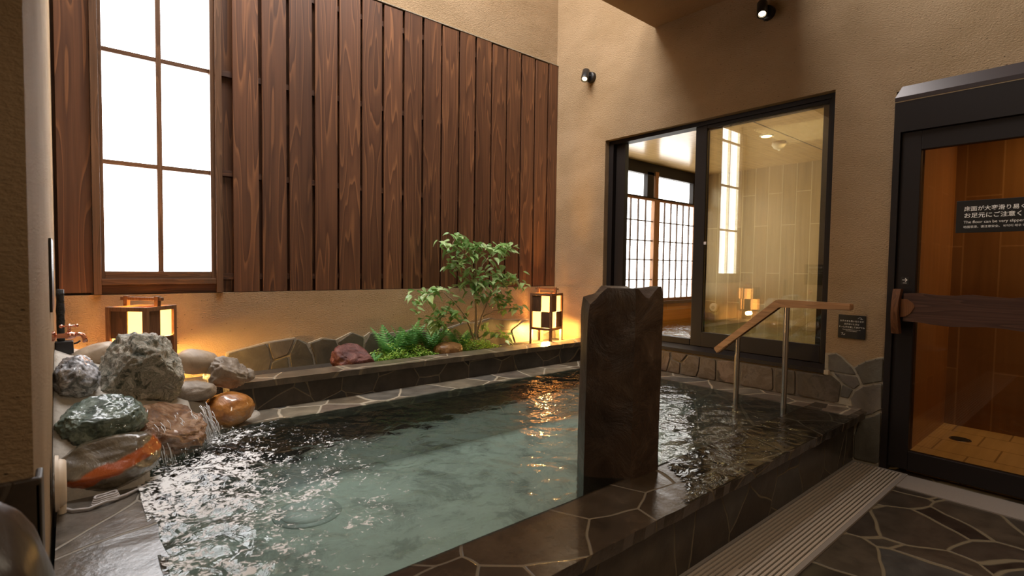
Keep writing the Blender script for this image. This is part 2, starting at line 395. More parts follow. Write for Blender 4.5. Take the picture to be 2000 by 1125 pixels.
def leafmat(name, c1, c2, rough=0.35):
    m, nt, N, L, b = newmat(name)
    ge = N.new('ShaderNodeNewGeometry')
    r = ramp(N, [(0, c1), (1, c2)])
    L.new(ge.outputs['Random Per Island'], r.inputs['Fac'])
    L.new(r.outputs['Color'], b.inputs['Base Color'])
    b.inputs['Roughness'].default_value = rough
    tr = N.new('ShaderNodeBsdfTranslucent')
    L.new(r.outputs['Color'], tr.inputs['Color'])
    mx = N.new('ShaderNodeMixShader'); mx.inputs[0].default_value = 0.3
    L.new(b.outputs[0], mx.inputs[1]); L.new(tr.outputs[0], mx.inputs[2])
    L.new(mx.outputs[0], N['Material Output'].inputs['Surface'])
    return m
M['leaf'] = leafmat('tree_leaf', (0.20, 0.40, 0.11), (0.52, 0.66, 0.32))
M['fern'] = leafmat('fern_leaf', (0.11, 0.36, 0.10), (0.28, 0.56, 0.20))
M['cover'] = leafmat('ground_cover_leaf', (0.16, 0.42, 0.05), (0.50, 0.64, 0.12))

def water_mat(name, tint, foam_glint_at=None, bend=0.42):
    m = bpy.data.materials.new(name); m.use_nodes = True
    nt = m.node_tree; N, L = nt.nodes, nt.links
    N.remove(N['Principled BSDF'])
    out = N['Material Output']
    tc = N.new('ShaderNodeTexCoord')
    n = N.new('ShaderNodeTexNoise'); n.inputs['Scale'].default_value = 11; n.inputs['Detail'].default_value = 3; n.inputs['Distortion'].default_value = 0.8
    mp = N.new('ShaderNodeMapping'); mp.inputs['Rotation'].default_value = (0, 0, R(-45)); mp.inputs['Scale'].default_value = (1.0, 1.0, 1.0)
    L.new(tc.outputs['Object'], mp.inputs['Vector']); L.new(mp.outputs['Vector'], n.inputs['Vector'])
    bp = N.new('ShaderNodeBump'); bp.inputs['Strength'].default_value = 0.5; bp.inputs['Distance'].default_value = 0.02
    L.new(n.outputs['Fac'], bp.inputs['Height'])
    t = N.new('ShaderNodeBsdfTransparent'); t.inputs['Color'].default_value = (*tint, 1)
    g = N.new('ShaderNodeBsdfGlossy'); g.inputs['Roughness'].default_value = 0.02
    L.new(bp.outputs['Normal'], g.inputs['Normal'])
    f = N.new('ShaderNodeFresnel'); f.inputs['IOR'].default_value = 1.36
    L.new(bp.outputs['Normal'], f.inputs['Normal'])
    rfr = N.new('ShaderNodeBsdfRefraction'); rfr.inputs['Color'].default_value = (*tint, 1)
    rfr.inputs['IOR'].default_value = 1.13; rfr.inputs['Roughness'].default_value = 0.03
    L.new(bp.outputs['Normal'], rfr.inputs['Normal'])
    tm = N.new('ShaderNodeMixShader'); tm.inputs[0].default_value = bend
    L.new(t.outputs[0], tm.inputs[1]); L.new(rfr.outputs[0], tm.inputs[2])
    mx = N.new('ShaderNodeMixShader')
    L.new(f.outputs[0], mx.inputs[0]); L.new(tm.outputs[0], mx.inputs[1]); L.new(g.outputs[0], mx.inputs[2])
    last = mx.outputs[0]
    if foam_glint_at:  # white foam that also paints in window glints on the ripples
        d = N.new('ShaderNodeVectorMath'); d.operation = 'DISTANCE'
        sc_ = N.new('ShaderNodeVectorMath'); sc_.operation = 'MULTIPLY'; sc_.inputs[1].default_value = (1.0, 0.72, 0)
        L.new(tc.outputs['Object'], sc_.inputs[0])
        d.inputs[1].default_value = (foam_glint_at[0], foam_glint_at[1]*0.72, 0)
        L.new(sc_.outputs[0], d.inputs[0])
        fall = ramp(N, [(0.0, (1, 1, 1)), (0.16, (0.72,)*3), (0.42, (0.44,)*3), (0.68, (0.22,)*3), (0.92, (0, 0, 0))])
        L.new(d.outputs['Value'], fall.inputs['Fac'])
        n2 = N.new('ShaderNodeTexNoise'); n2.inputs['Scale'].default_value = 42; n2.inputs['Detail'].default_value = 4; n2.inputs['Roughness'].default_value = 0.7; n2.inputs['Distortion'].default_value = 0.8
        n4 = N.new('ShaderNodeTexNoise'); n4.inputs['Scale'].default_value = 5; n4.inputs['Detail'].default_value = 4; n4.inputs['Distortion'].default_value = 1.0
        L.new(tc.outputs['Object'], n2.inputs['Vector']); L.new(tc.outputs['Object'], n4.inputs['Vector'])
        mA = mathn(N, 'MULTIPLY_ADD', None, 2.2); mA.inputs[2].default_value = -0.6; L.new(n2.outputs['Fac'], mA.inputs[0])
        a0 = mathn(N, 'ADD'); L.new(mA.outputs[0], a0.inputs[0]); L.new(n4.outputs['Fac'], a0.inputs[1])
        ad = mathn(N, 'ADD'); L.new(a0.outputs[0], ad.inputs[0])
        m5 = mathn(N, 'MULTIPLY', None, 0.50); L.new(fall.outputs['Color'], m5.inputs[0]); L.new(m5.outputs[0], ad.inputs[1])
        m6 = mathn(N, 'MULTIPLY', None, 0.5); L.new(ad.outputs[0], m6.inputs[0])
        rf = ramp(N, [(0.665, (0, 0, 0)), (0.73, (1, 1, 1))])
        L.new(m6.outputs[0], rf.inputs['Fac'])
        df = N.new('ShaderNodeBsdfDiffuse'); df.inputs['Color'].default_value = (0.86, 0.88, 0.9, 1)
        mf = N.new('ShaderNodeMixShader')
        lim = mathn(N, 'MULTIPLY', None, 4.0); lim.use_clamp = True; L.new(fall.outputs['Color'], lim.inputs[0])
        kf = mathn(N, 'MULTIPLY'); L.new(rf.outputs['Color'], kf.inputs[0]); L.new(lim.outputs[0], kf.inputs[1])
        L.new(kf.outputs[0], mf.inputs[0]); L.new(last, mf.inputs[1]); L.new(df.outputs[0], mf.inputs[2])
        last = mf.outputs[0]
    L.new(last, out.inputs['Surface'])
    return m
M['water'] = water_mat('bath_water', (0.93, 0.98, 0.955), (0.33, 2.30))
M['in_water'] = water_mat('indoor_bath_water', (0.86, 0.88, 0.55), None, 0.15)

# ------------------------------------------------------------------ mesh helpers
class MB:
    def __init__(s): s.bm = bmesh.new()
    def box(s, x0, x1, y0, y1, z0, z1, bev=0.0, mat=None):
        mtx = Matrix.Translation(((x0+x1)/2, (y0+y1)/2, (z0+z1)/2)) @ Matrix.Diagonal((abs(x1-x0), abs(y1-y0), abs(z1-z0), 1))
        if mat is not None: mtx = mat @ mtx
        g = bmesh.ops.create_cube(s.bm, size=1.0, matrix=mtx)
        if bev:
            vs = set(g['verts'])
            es = [e for e in s.bm.edges if e.verts[0] in vs and e.verts[1] in vs]
            bmesh.ops.bevel(s.bm, geom=es, offset=bev, segments=2, affect='EDGES', profile=0.5)
        return s
    def cyl(s, p0, p1, r0, r1=None, seg=20, caps=True):
        r1 = r0 if r1 is None else r1
        return s.tube([p0, p1], [r0, r1], seg, caps)
    def tube(s, pts, rad, seg=10, caps=True):
        pts = [Vector(p) for p in pts]
        if isinstance(rad, (int, float)): rad = [rad]*len(pts)
        rings = []
        up = None
        prev_d = None
        for i, p in enumerate(pts):
            d = (pts[min(i+1, len(pts)-1)] - pts[max(i-1, 0)])
            d = d.normalized() if d.length > 1e-7 else prev_d
            if prev_d is not None and d.dot(prev_d) < 0: d = -d
            prev_d = d
            if up is None or abs(up.dot(d)) > 0.98:
                up = Vector((0, 0, 1)) if abs(d.z) < 0.9 else Vector((1, 0, 0))
            a = d.cross(up).normalized(); b = d.cross(a).normalized()
            up = -b if False else up
            rings.append([s.bm.verts.new(p + (a*math.cos(2*math.pi*k/seg) + b*math.sin(2*math.pi*k/seg))*rad[i]) for k in range(seg)])
        for r0_, r1_ in zip(rings, rings[1:]):
            for k in range(seg):
                s.bm.faces.new((r0_[k], r0_[(k+1) % seg], r1_[(k+1) % seg], r1_[k]))
        if caps:
            s.bm.faces.new(rings[0]); s.bm.faces.new(rings[-1])
        return s
    def prism(s, poly, f0, f1, bev=0.0):
        """poly: 2-D outline, f0/f1 map an outline point to the two faces"""
        a = [s.bm.verts.new(f0(*p)) for p in poly]
        b = [s.bm.verts.new(f1(*p)) for p in poly]
        fs = [s.bm.faces.new(a), s.bm.faces.new(b)]
        n = len(poly)
        for i in range(n):
            fs.append(s.bm.faces.new((a[i], a[(i+1) % n], b[(i+1) % n], b[i])))
        if bev:
            es = list({e for e in fs[1].edges})
            bmesh.ops.bevel(s.bm, geom=es, offset=bev, segments=2, affect='EDGES', profile=0.5)
        return s
    def build(s, name, mat, parent=None, smooth=False, angle=None):
        bmesh.ops.recalc_face_normals(s.bm, faces=s.bm.faces)
        me = bpy.data.meshes.new(name)
        s.bm.to_mesh(me); s.bm.free()
        me.materials.append(mat)
        if smooth or angle:
            for p in me.polygons: p.use_smooth = True
            if angle:
                try: me.set_sharp_from_angle(angle=R(angle))
                except Exception: pass
        o = bpy.data.objects.new(name, me)
        col.objects.link(o)
        if parent: o.parent = parent
        return o
def tag(o, label=None, cat=None, group=None, kind=None):
    if label: o['label'] = label
    if cat: o['category'] = cat
    if group: o['group'] = group
    if kind: o['kind'] = kind
    return o
def struct(o, label=None): return tag(o, label, None, None, 'structure')
def thing(name, label, cat, loc=(0, 0, 0), rz=0.0, group=None):
    o = bpy.data.objects.new(name, None)
    o.empty_display_size = 0.1
    o.location = loc; o.rotation_euler = (0, 0, rz)
    col.objects.link(o)
    return tag(o, label, cat, group, 'thing')
def box(name, m, x0, x1, y0, y1, z0, z1, parent=None, bev=0.0):
    return MB().box(x0, x1, y0, y1, z0, z1, bev).build(name, m, parent)
def copy_tree(o, parent=None):
    c = o.copy(); col.objects.link(c)
    if parent is not None: c.parent = parent
    for ch in list(o.children): copy_tree(ch, c)
    return c
def text_mesh(name, lines, mat, parent, to_world, offset=0.0):
    o = None
    for l in lines:
        if o is not None: o.location = -Vector(parent.location)
        o = text_line(name, [l], mat, parent, to_world, offset)
    return o
def text_line(name, lines, mat, parent, to_world, offset=0.0):
    """lines: (text, x, y, size, align); laid on the plane that to_world maps (x, y, lift) onto"""
    bm = bmesh.new()
    for s, x, y, size, al in lines:
        cu = bpy.data.curves.new('lettering', 'FONT')
        cu.body = s; cu.size = size; cu.align_x = al; cu.offset = offset*size
        cu.resolution_u = 3
        t = bpy.data.objects.new('lettering', cu)
        col.objects.link(t)
        bpy.context.view_layer.update()
        me = bpy.data.meshes.new_from_object(t.evaluated_get(bpy.context.evaluated_depsgraph_get()))
        for v in me.vertices: v.co = Vector((v.co.x + x, v.co.y + y, 0))
        bm.from_mesh(me)
        bpy.data.objects.remove(t); bpy.data.curves.remove(cu); bpy.data.meshes.remove(me)
    for v in bm.verts: v.co = Vector(to_world(v.co.x, v.co.y))
    me = bpy.data.meshes.new(name)
    bm.to_mesh(me); bm.free()
    me.materials.append(mat)
    o = bpy.data.objects.new(name, me); col.objects.link(o); o.parent = parent
    return o

XW, YW = 3.93, 3.96          # faces of the right wall and of the back wall
XL = -0.06                   # face of the left wall
TOP = 5.4

# ------------------------------------------------------------------ the setting
fl = MB(); fl.box(-2.2, 4.08, -2.2, 1.20, -0.12, 0.0); fl.box(-2.2, -0.3, 1.20, 1.39, -0.12, 0.0)
struct(fl.build('floor', M['floor']))
struct(box('wall_left', M['plaster'], -2.2, XL, 1.39, 4.3, 0.0, TOP))
struct(box('wall_entrance', M['plaster'], -2.2, -2.0, -2.2, 1.39, 0.0, TOP))
struct(box('wall_front', M['plaster'], -2.2, XW, -2.3, -2.2, 0.0, TOP))
# right wall with the window opening (y 1.323-3.289, z .545-2.46) and the door opening (y -.25-.98, z 0-2.4)
wr = MB()
T = 4.10
wr.box(XW, T, 3.289, 4.3, -0.2, TOP); wr.box(XW-0.012, XW, 3.30, 3.93, 0.545, 1.05); wr.box(XW, T, 0.98, 1.323, -0.2, TOP)
wr.box(XW, T, 1.323, 3.289, -0.2, 0.545); wr.box(XW, T, 1.323, 3.289, 2.46, TOP)
wr.box(XW, T, -0.25, 0.98, 2.36, TOP); wr.box(XW, T, -2.3, -0.25, -0.2, TOP)
struct(wr.build('wall_right', M['plaster']))
# back wall: low plastered wall, plain wall behind the boards, plaster above
bw = MB()
bw.box(XL, XW, 3.93, 4.3, 0.0, 1.046)
bw.box(XL, XW, YW, 4.3, 3.345, TOP)
bw.box(XL, 0.10, 4.03, 4.3, 1.046, 3.345); bw.box(0.785, XW, 4.03, 4.3, 1.046, 3.345)
bw.box(0.10, 0.785, 4.03, 4.3, 1.046, 1.10)
struct(bw.build('wall_back', M['plaster']))
# ceiling slab across the middle, higher roof around the rooflight
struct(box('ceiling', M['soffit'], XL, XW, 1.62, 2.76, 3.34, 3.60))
rf = MB()
rf.box(-0.5, 4.1, 3.95, 4.3, TOP, TOP+0.1); rf.box(-2.2, 4.1, -2.3, 1.65, TOP, TOP+0.1); rf.box(3.4, 4.1, 1.65, 3.95, TOP, TOP+0.1); rf.box(-2.2, -0.1, 1.65, 3.95, TOP, TOP+0.1)
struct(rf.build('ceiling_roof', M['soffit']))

struct(box('trim_board_glints', M['mortar'], 0.79, XW-0.002, 3.934, 3.959, 3.338, 3.3445))  # pale strip painted in for daylight glints along the board tops
# stone skirting on the left wall end
sk = MB()
sk.box(-2.0, XL+0.012, 1.375, 1.39, 0.0, 0.82, 0.004); sk.box(XL, XL+0.012, 1.375, 1.48, 0.0, 0.81, 0.004)
struct(sk.build('baseboard_left', M['cladding_base']))

# ------------------------------------------------------------------ plank screen on the back wall
pf = thing('plank_screen', 'tall dark red-brown stained timber board screen on the back wall', 'fence', (0, 3.95, 1.046))
def rel(o, root):
    o.location = -Vector(root.location); return o
random.seed(4)
fb = MB()
for k in range(17):
    x = 0.857 + 0.184*k
    x1 = min(x + 0.163 + random.uniform(-.004, .004), 3.925)
    fb.box(x, x1, 3.938, 3.956, 1.049, 3.335 + random.uniform(-.012, .004), 0.002)
fb.box(-0.045, 0.108, 3.938, 3.956, 1.06, 3.34, 0.002)
rel(fb.build('front_boards', M['fence'], pf), pf)
bb = MB()
for k in range(19):
    x = 0.765 + 0.184*k
    bb.box(x, min(x+0.18, 3.926), 3.985, 4.0, 1.049, 3.30, 0.002)
bb.box(XL+0.002, 0.098, 3.985, 4.0, 1.049, 3.33)
rel(bb.build('back_boards', M['fence'], pf), pf)
for z in (1.135, 1.83, 2.49, 3.16):
    rel(box('rail', M['fence_x'], 0.79, 3.926, 3.957, 3.984, z, z+0.04, pf), pf)

# ------------------------------------------------------------------ tall frosted window at left
w1 = thing('window_1', None, None, (0.44, 3.95, 1.05)); tag(w1, kind='structure')
for a in [(0.109, 0.146), (0.748, 0.787)]:
    rel(box('window_post', M['winwood'], a[0], a[1], 3.915, 4.02, 1.049, 3.44, w1, 0.002), w1)
for a in [(0.146, 0.164), (0.722, 0.748)]:
    rel(box('sash_stile', M['winwood'], a[0], a[1], 3.932, 4.01, 1.14, 3.44, w1, 0.002), w1)
rel(box('sash_rail', M['winwood_x'], 0.164, 0.722, 3.934, 4.008, 1.142, 1.187, w1, 0.002), w1)
rel(box('window_sill', M['winwood_x'], 0.146, 0.748, 3.92, 4.01, 1.106, 1.142, w1, 0.002), w1)
rel(box('apron_board', M['fence_x'], 0.146, 0.748, 3.945, 4.01, 1.049, 1.106, w1), w1)
rel(box('muntin', M['winwood'], 0.4305, 0.4585, 3.952, 3.985, 1.187, 3.44, w1), w1)
for z in (1.838, 2.497, 3.156):
    rel(box('muntin', M['winwood_x'], 0.164, 0.433, 3.954, 3.983, z-0.0135, z+0.0135, w1), w1)
    rel(box('muntin', M['winwood_x'], 0.456, 0.722, 3.954, 3.983, z-0.0135, z+0.0135, w1), w1)
rel(box('pane', M['pane'], 0.160, 0.726, 3.986, 3.992, 1.18, 3.44, w1), w1)

# ------------------------------------------------------------------ the bath
bath = thing('stone_bath', 'sunken rectangular hot bath lined with dark crazy-paved stone', 'bath', (1.9, 2.2, 0.0))
ZC = 0.36
rel(box('bath_bottom', M['bathfloor'], 0.1, 3.75, 1.25, 3.2, -0.15, -0.05, bath), bath)
rel(box('front_wall', M['basinwall'], -0.3, 3.925, 1.13, 1.345, -0.1, ZC-0.04, bath), bath)
cp = MB()
def rough_slab(mb, x0, x1, y0, y1, z0, z1, side, amp=0.008, step=0.06):
    """coping slab whose one long edge is hand-split"""
    n = max(2, int((x1-x0 if side in 'yY' else y1-y0)/step))
    top, bot, tb, bbk = [], [], [], []
    for i in range(n+1):
        t = i/n
        d = amp*noise.noise(Vector((t*n*0.7, z0*9+y0, 3.3))); d2 = amp*noise.noise(Vector((t*n*1.1, 8.1, y1)))
        if side == 'y':   pa, pb = (x0+(x1-x0)*t, y0+d), (x0+(x1-x0)*t, y1)
        elif side == 'Y': pa, pb = (x0+(x1-x0)*t, y1+d), (x0+(x1-x0)*t, y0)
        elif side == 'X': pa, pb = (x1+d, y0+(y1-y0)*t), (x0, y0+(y1-y0)*t)
        else:             pa, pb = (x0+d, y0+(y1-y0)*t), (x1, y0+(y1-y0)*t)
        nd = d2*0.6
        top.append(mb.bm.verts.new((*pa, z1 - abs(nd)*0.6)))
        off = 0.008
        pc = (pa[0]+(off if side == 'x' else -off if side == 'X' else 0), pa[1]+(off if side == 'y' else -off if side == 'Y' else 0))
        bot.append(mb.bm.verts.new((*pc, z0)))
        tb.append(mb.bm.verts.new((*pb, z1))); bbk.append(mb.bm.verts.new((*pb, z0)))
    for i in range(n):
        for a, b in ((top, tb), (bot, top), (bbk, bot), (tb, bbk)):
            mb.bm.faces.new((a[i], a[i+1], b[i+1], b[i]))
    for i in (0, n): mb.bm.faces.new((top[i], tb[i], bbk[i], bot[i]))
rough_slab(cp, -0.3, 3.85, 1.045, 1.345, ZC-0.05, ZC, 'y')
rel(cp.build('front_coping', M['coping'], bath), bath)
rb = MB()
rough_slab(rb, 3.63, 3.928, 1.09, 3.36, ZC-0.05, ZC, 'x', 0.004)
rb.box(3.66, 3.928, 1.345, 3.36, -0.1, ZC-0.05)
rel(rb.build('side_ledge', M['ledge'], bath), bath)
lb = MB()
rough_slab(lb, 0.0, 3.63, 3.09, 3.36, ZC-0.05, ZC, 'y', 0.006)
rel(lb.build('back_ledge', M['ledge'], bath), bath)
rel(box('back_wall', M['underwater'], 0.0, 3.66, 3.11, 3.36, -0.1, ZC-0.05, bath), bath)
ll = MB()
rough_slab(ll, XL+0.014, 0.212, 1.345, 2.52, ZC-0.05, ZC+0.004, 'X', 0.010)
rel(ll.build('left_ledge', M['leftledge'], bath), bath)
rel(box('left_wall', M['basinwall'], XL+0.014, 0.19, 1.345, 3.11, -0.1, ZC-0.05, bath), bath)
# shallow step under the handrail
rel(box('step', M['ledge'], 2.95, 3.66, 1.345, 1.95, -0.05, 0.10, bath, 0.005), bath)

# water, overflowing the front coping
def water_grid(name, x0, x1, y0, y1, z, mat, step, amp, chop=None, skip=None):
    nx, ny = int((x1-x0)/step), int((y1-y0)/step)
    bm = bmesh.new()
    g = []
    for j in range(ny+1):
        row = []
        for i in range(nx+1):
            x, y = x0+(x1-x0)*i/nx, y0+(y1-y0)*j/ny
            a = amp
            if chop:
                d = math.hypot(x-chop[0], (y-chop[1])*0.75)
                a = amp*(1 + chop[2]*math.exp(-(d/0.9)**2))
            h = a*(noise.noise(Vector((x*3.1, y*3.1, 0.3))) + 0.8*noise.noise(Vector(((x+y)*7.5, (y-x)*2.6, 5.1))) + 0.45*noise.noise(Vector((x*19, y*19, 2.2))) + 0.2*noise.noise(Vector((x*34, y*34, 9.2))))
            if y < 1.4 and chop: h *= 0.35
            row.append(bm.verts.new((x, y, z+h)))
        g.append(row)
    for j in range(ny):
        for i in range(nx):
            q = (g[j][i], g[j][i+1], g[j+1][i+1], g[j+1][i])
            c = sum((v.co for v in q), Vector())/4
            if skip and skip(c.x, c.y): continue
            bm.faces.new(q)
    loose = [v for v in bm.verts if not v.link_faces]
    bmesh.ops.delete(bm, geom=loose, context='VERTS')
    me = bpy.data.meshes.new(name); bm.to_mesh(me); bm.free()
    me.materials.append(mat)
    for p in me.polygons: p.use_smooth = True
    o = bpy.data.objects.new(name, me); col.objects.link(o)
    return o
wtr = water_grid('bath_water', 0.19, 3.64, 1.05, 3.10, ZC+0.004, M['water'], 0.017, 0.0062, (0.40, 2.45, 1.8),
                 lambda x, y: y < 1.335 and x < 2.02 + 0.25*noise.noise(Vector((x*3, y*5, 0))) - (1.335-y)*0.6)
tag(wtr, 'rippling teal bath water with white foam and painted window glints below the rocks', 'water', kind='stuff')

# planting bed wall in front of the back wall
pl = thing('planter_wall', 'low dark stone planter wall with rough split cap behind the bath', 'planter', (2.2, 3.44, ZC))
rel(box('wall_face', M['planterwall'], 0.70, 3.926, 3.362, 3.53, ZC, 0.50, pl), pl)
pc = MB(); rough_slab(pc, 0.70, 3.926, 3.345, 3.535, 0.500, 0.542, 'y', 0.010)
rel(pc.build('cap_stones', M['plantercap'], pl), pl)
sl = box('planting_soil', M['soil'], XL+0.002, 3.926, 3.536, 3.928, 0.30, 0.497)
tag(sl, 'dark soil filling the planting bed behind the low stone wall', 'soil', kind='stuff')

# stone cladding with an uneven top edge
def cladding(name, polys, f, back, mat, jm='mortar'):
    root = thing(name, None, None); tag(root, kind='structure')
    k = MB()
    for p in polys:
        c = Vector((sum(q[0] for q in p)/len(p), sum(q[1] for q in p)/len(p)))
        q2 = []
        n = len(p)
        for i in range(n):       # soften corners, add split-edge wobble
            a, b_, d = Vector(p[i-1]), Vector(p[i]), Vector(p[(i+1) % n])
            for t in (0.82, 1.0, 0.18):
                v = a.lerp(b_, 0.90) if t == 0.82 else (b_.lerp(c, 0.05) if t == 1.0 else b_.lerp(d, 0.10))
                v = v.lerp(c, 0.03)
                v = v + Vector((noise.noise(Vector((v.x*14, v.y*14, 1))), noise.noise(Vector((v.x*14, v.y*14, 7)))))*0.006
                q2.append((v.x, v.y))
        dz = 0.004*noise.noise(Vector((c.x*9, c.y*9, 0)))
        k.prism(q2, lambda u, v: f(u, v, 0.002), lambda u, v, dz=dz: f(u, v, 0.028+dz), 0.005)
    k.build('stones', mat, root)
    j = MB()
    for b in back: j.prism(b, lambda u, v: f(u, v, 0.0), lambda u, v: f(u, v, 0.018))
    j.build('mortar', M[jm], root)
    return root
bp_ = [[(0.80, 0.64), (0.922, 0.661), (1.048, 0.688), (1.07, 0.648), (1.086, 0.562), (1.063, 0.45), (0.80, 0.438)],
 [(1.059, 0.691), (1.25, 0.706), (1.202, 0.593), (1.092, 0.561)], [(1.086, 0.55), (1.196, 0.581), (1.216, 0.44), (1.069, 0.44)],
 [(1.262, 0.705), (1.328, 0.662), (1.371, 0.576), (1.396, 0.44), (1.225, 0.44), (1.208, 0.586)],
 [(1.353, 0.66), (1.447, 0.69), (1.551, 0.669), (1.575, 0.615), (1.505, 0.44), (1.409, 0.44), (1.385, 0.58)],
 [(1.566, 0.652), (1.676, 0.717), (1.778, 0.675), (1.764, 0.56), (1.70, 0.44), (1.52, 0.44), (1.583, 0.60)],
 [(1.785, 0.622), (1.834, 0.706), (1.948, 0.686), (1.955, 0.583), (1.93, 0.44), (1.72, 0.44), (1.773, 0.576)],
 [(1.968, 0.63), (2.106, 0.692), (2.23, 0.702), (2.344, 0.676), (2.37, 0.44), (1.95, 0.44)],
 [(2.373, 0.674), (2.583, 0.692), (2.741, 0.728), (2.856, 0.721), (2.859, 0.44), (2.389, 0.44)],
 [(2.873, 0.713), (3.043, 0.752), (3.223, 0.728), (3.449, 0.722), (3.299, 0.628), (3.028, 0.632), (2.891, 0.569)],
 [(2.959, 0.619), (3.28, 0.615), (3.358, 0.44), (2.90, 0.44), (2.88, 0.55)],
 [(3.305, 0.623), (3.469, 0.714), (3.567, 0.716), (3.573, 0.44), (3.377, 0.44)],
 [(3.59, 0.71), (3.72, 0.735), (3.92, 0.70), (3.92, 0.60), (3.75, 0.57), (3.59, 0.63)],
 [(3.59, 0.61), (3.745, 0.555), (3.92, 0.585), (3.92, 0.44), (3.59, 0.44)]]
outline = [(0.80, 0.643), (0.922, 0.664), (1.05, 0.691), (1.25, 0.709), (1.345, 0.66), (1.447, 0.692), (1.555, 0.668), (1.676, 0.719), (1.782, 0.675), (1.834, 0.709), (1.955, 0.685), (2.106, 0.695), (2.23, 0.705), (2.35, 0.68), (2.583, 0.695), (2.741, 0.731), (2.86, 0.722), (3.043, 0.755), (3.223, 0.731), (3.449, 0.724), (3.567, 0.719), (3.72, 0.738), (3.922, 0.703), (3.922, 0.42), (0.80, 0.42)]
cladding('trim_back_cladding', bp_, lambda u, v, d: (u, 3.93-d, v), [outline], M['cladding'])
rp_ = [[(1.299, 0.685), (1.258, 0.697), (1.218, 0.675), (1.158, 0.618), (1.125, 0.57), (1.256, 0.574), (1.295, 0.575)],
 [(1.265, 0.566), (1.201, 0.565), (1.121, 0.561), (1.101, 0.511), (1.139, 0.476), (1.203, 0.508)],
 [(1.14, 0.618), (1.119, 0.639), (1.081, 0.67), (1.023, 0.696), (0.982, 0.708), (0.982, 0.555), (1.034, 0.541), (1.089, 0.516), (1.108, 0.57)],
 [(1.207, 0.497), (1.144, 0.473), (1.168, 0.407), (1.218, 0.412)],
 [(1.159, 0.409), (1.135, 0.467), (1.084, 0.507), (1.034, 0.533), (0.982, 0.545), (0.982, 0.379), (1.027, 0.336), (1.10, 0.30), (1.134, 0.317)],
 [(0.982, 0.365), (1.025, 0.325), (1.10, 0.285), (1.125, 0.18), (1.125, 0.02), (0.982, 0.02)]]
rp2_ = [[(1.498, 0.537), (1.31, 0.536), (1.278, 0.549), (1.212, 0.501), (1.222, 0.365), (1.493, 0.365)],
 [(1.645, 0.54), (1.503, 0.539), (1.498, 0.365), (1.635, 0.365)], [(1.893, 0.536), (1.769, 0.54), (1.657, 0.54), (1.645, 0.365), (1.90, 0.365)],
 [(2.088, 0.535), (1.91, 0.54), (1.912, 0.365), (2.087, 0.365)], [(2.224, 0.536), (2.1, 0.538), (2.095, 0.365), (2.256, 0.365)],
 [(2.339, 0.541), (2.233, 0.537), (2.243, 0.424), (2.265, 0.365), (2.401, 0.365), (2.398, 0.455)],
 [(2.494, 0.54), (2.349, 0.542), (2.404, 0.468), (2.487, 0.486)], [(2.502, 0.477), (2.413, 0.458), (2.42, 0.365), (2.539, 0.365)],
 [(2.662, 0.54), (2.509, 0.54), (2.512, 0.491), (2.544, 0.365), (2.657, 0.365)],
 [(2.86, 0.54), (2.67, 0.54), (2.668, 0.365), (2.86, 0.365)], [(3.05, 0.54), (2.87, 0.54), (2.87, 0.365), (3.04, 0.365)], [(3.30, 0.54), (3.06, 0.54), (3.05, 0.365), (3.32, 0.365)]]
cladding('trim_door_cladding', rp_, lambda u, v, d: (XW-d, u, v), [[(1.318, 0.69), (1.258, 0.70), (1.215, 0.677), (1.15, 0.618), (1.119, 0.643), (1.08, 0.673), (1.023, 0.70), (0.981, 0.71), (0.981, 0.0), (1.13, 0.0), (1.13, 0.362), (1.318, 0.362)]], M['cladding'])
cladding('trim_sill_cladding', rp2_, lambda u, v, d: (XW-d, u, v), [[(1.31, 0.362), (1.31, 0.542), (3.34, 0.542), (3.34, 0.362)]], M['cladding_warm'], 'mortar_dark')

# ------------------------------------------------------------------ sliding window in the right wall
w2 = thing('window_2', None, None, (4.03, 2.3, 0.6)); tag(w2, kind='structure')
fr = MB()
fr.box(3.985, 4.09, 3.235, 3.287, 0.56, 2.458); fr.box(3.985, 4.09, 1.325, 1.362, 0.56, 2.458)
fr.box(3.985, 4.09, 1.362, 3.235, 2.425, 2.458); fr.box(3.985, 4.09, 1.362, 3.235, 0.56, 0.60)
rel(fr.build('window_frame', M['frame'], w2), w2)
# left sash (behind), right sash (in front)
def sash(name, x0, x1, y0, y1, z0, z1, st0, st1, rb_, rt, m, gx):
    s = MB()
    s.box(x0, x1, y0, y0+st0, z0, z1, 0.003); s.box(x0, x1, y1-st1, y1, z0, z1, 0.003)
    s.box(x0, x1, y0+st0, y1-st1, z0, z0+rb_, 0.003); s.box(x0, x1, y0+st0, y1-st1, z1-rt, z1, 0.003)
    o = rel(s.build(name, m, w2), w2)
    g = box('glass', M['win_glass'], gx, gx+0.004, y0+st0, y1-st1, z0+rb_, z1-rt, o)
    return o
sash('window_sash', 4.045, 4.075, 1.364, 2.40, 0.602, 2.424, 0.068, 0.105, 0.12, 0.03, M['frame2'], 4.058)
rel(box('window_jamb', M['frame2'], 4.03, 4.085, 3.13, 3.234, 0.601, 2.424, w2, 0.003), w2)
rel(box('bottom_track', M['frame'], 4.02, 4.085, 2.40, 3.13, 0.601, 0.655, w2, 0.003), w2)
sash('window_sash', 4.005, 4.037, 1.362, 2.385, 0.605, 2.43, 0.022, 0.10, 0.122, 0.03, M['frame2'], 4.020)
rel(box('catch', M['steel'], 3.998, 4.006, 2.262, 2.285, 1.45, 1.475, w2, 0.002), w2)
si = MB()
si.prism([(3.90, 0.553), (4.00, 0.575), (4.00, 0.60), (3.985, 0.605), (3.93, 0.588), (3.90, 0.580)], lambda u, v: (u, 1.312, v), lambda u, v: (u, 3.288, v))
rel(si.build('window_sill', M['frame2'], w2), w2)
rel(box('sill_seal', M['gasket'], 3.886, 3.93, 1.285, 1.315, 0.548, 0.58, w2, 0.004), w2)

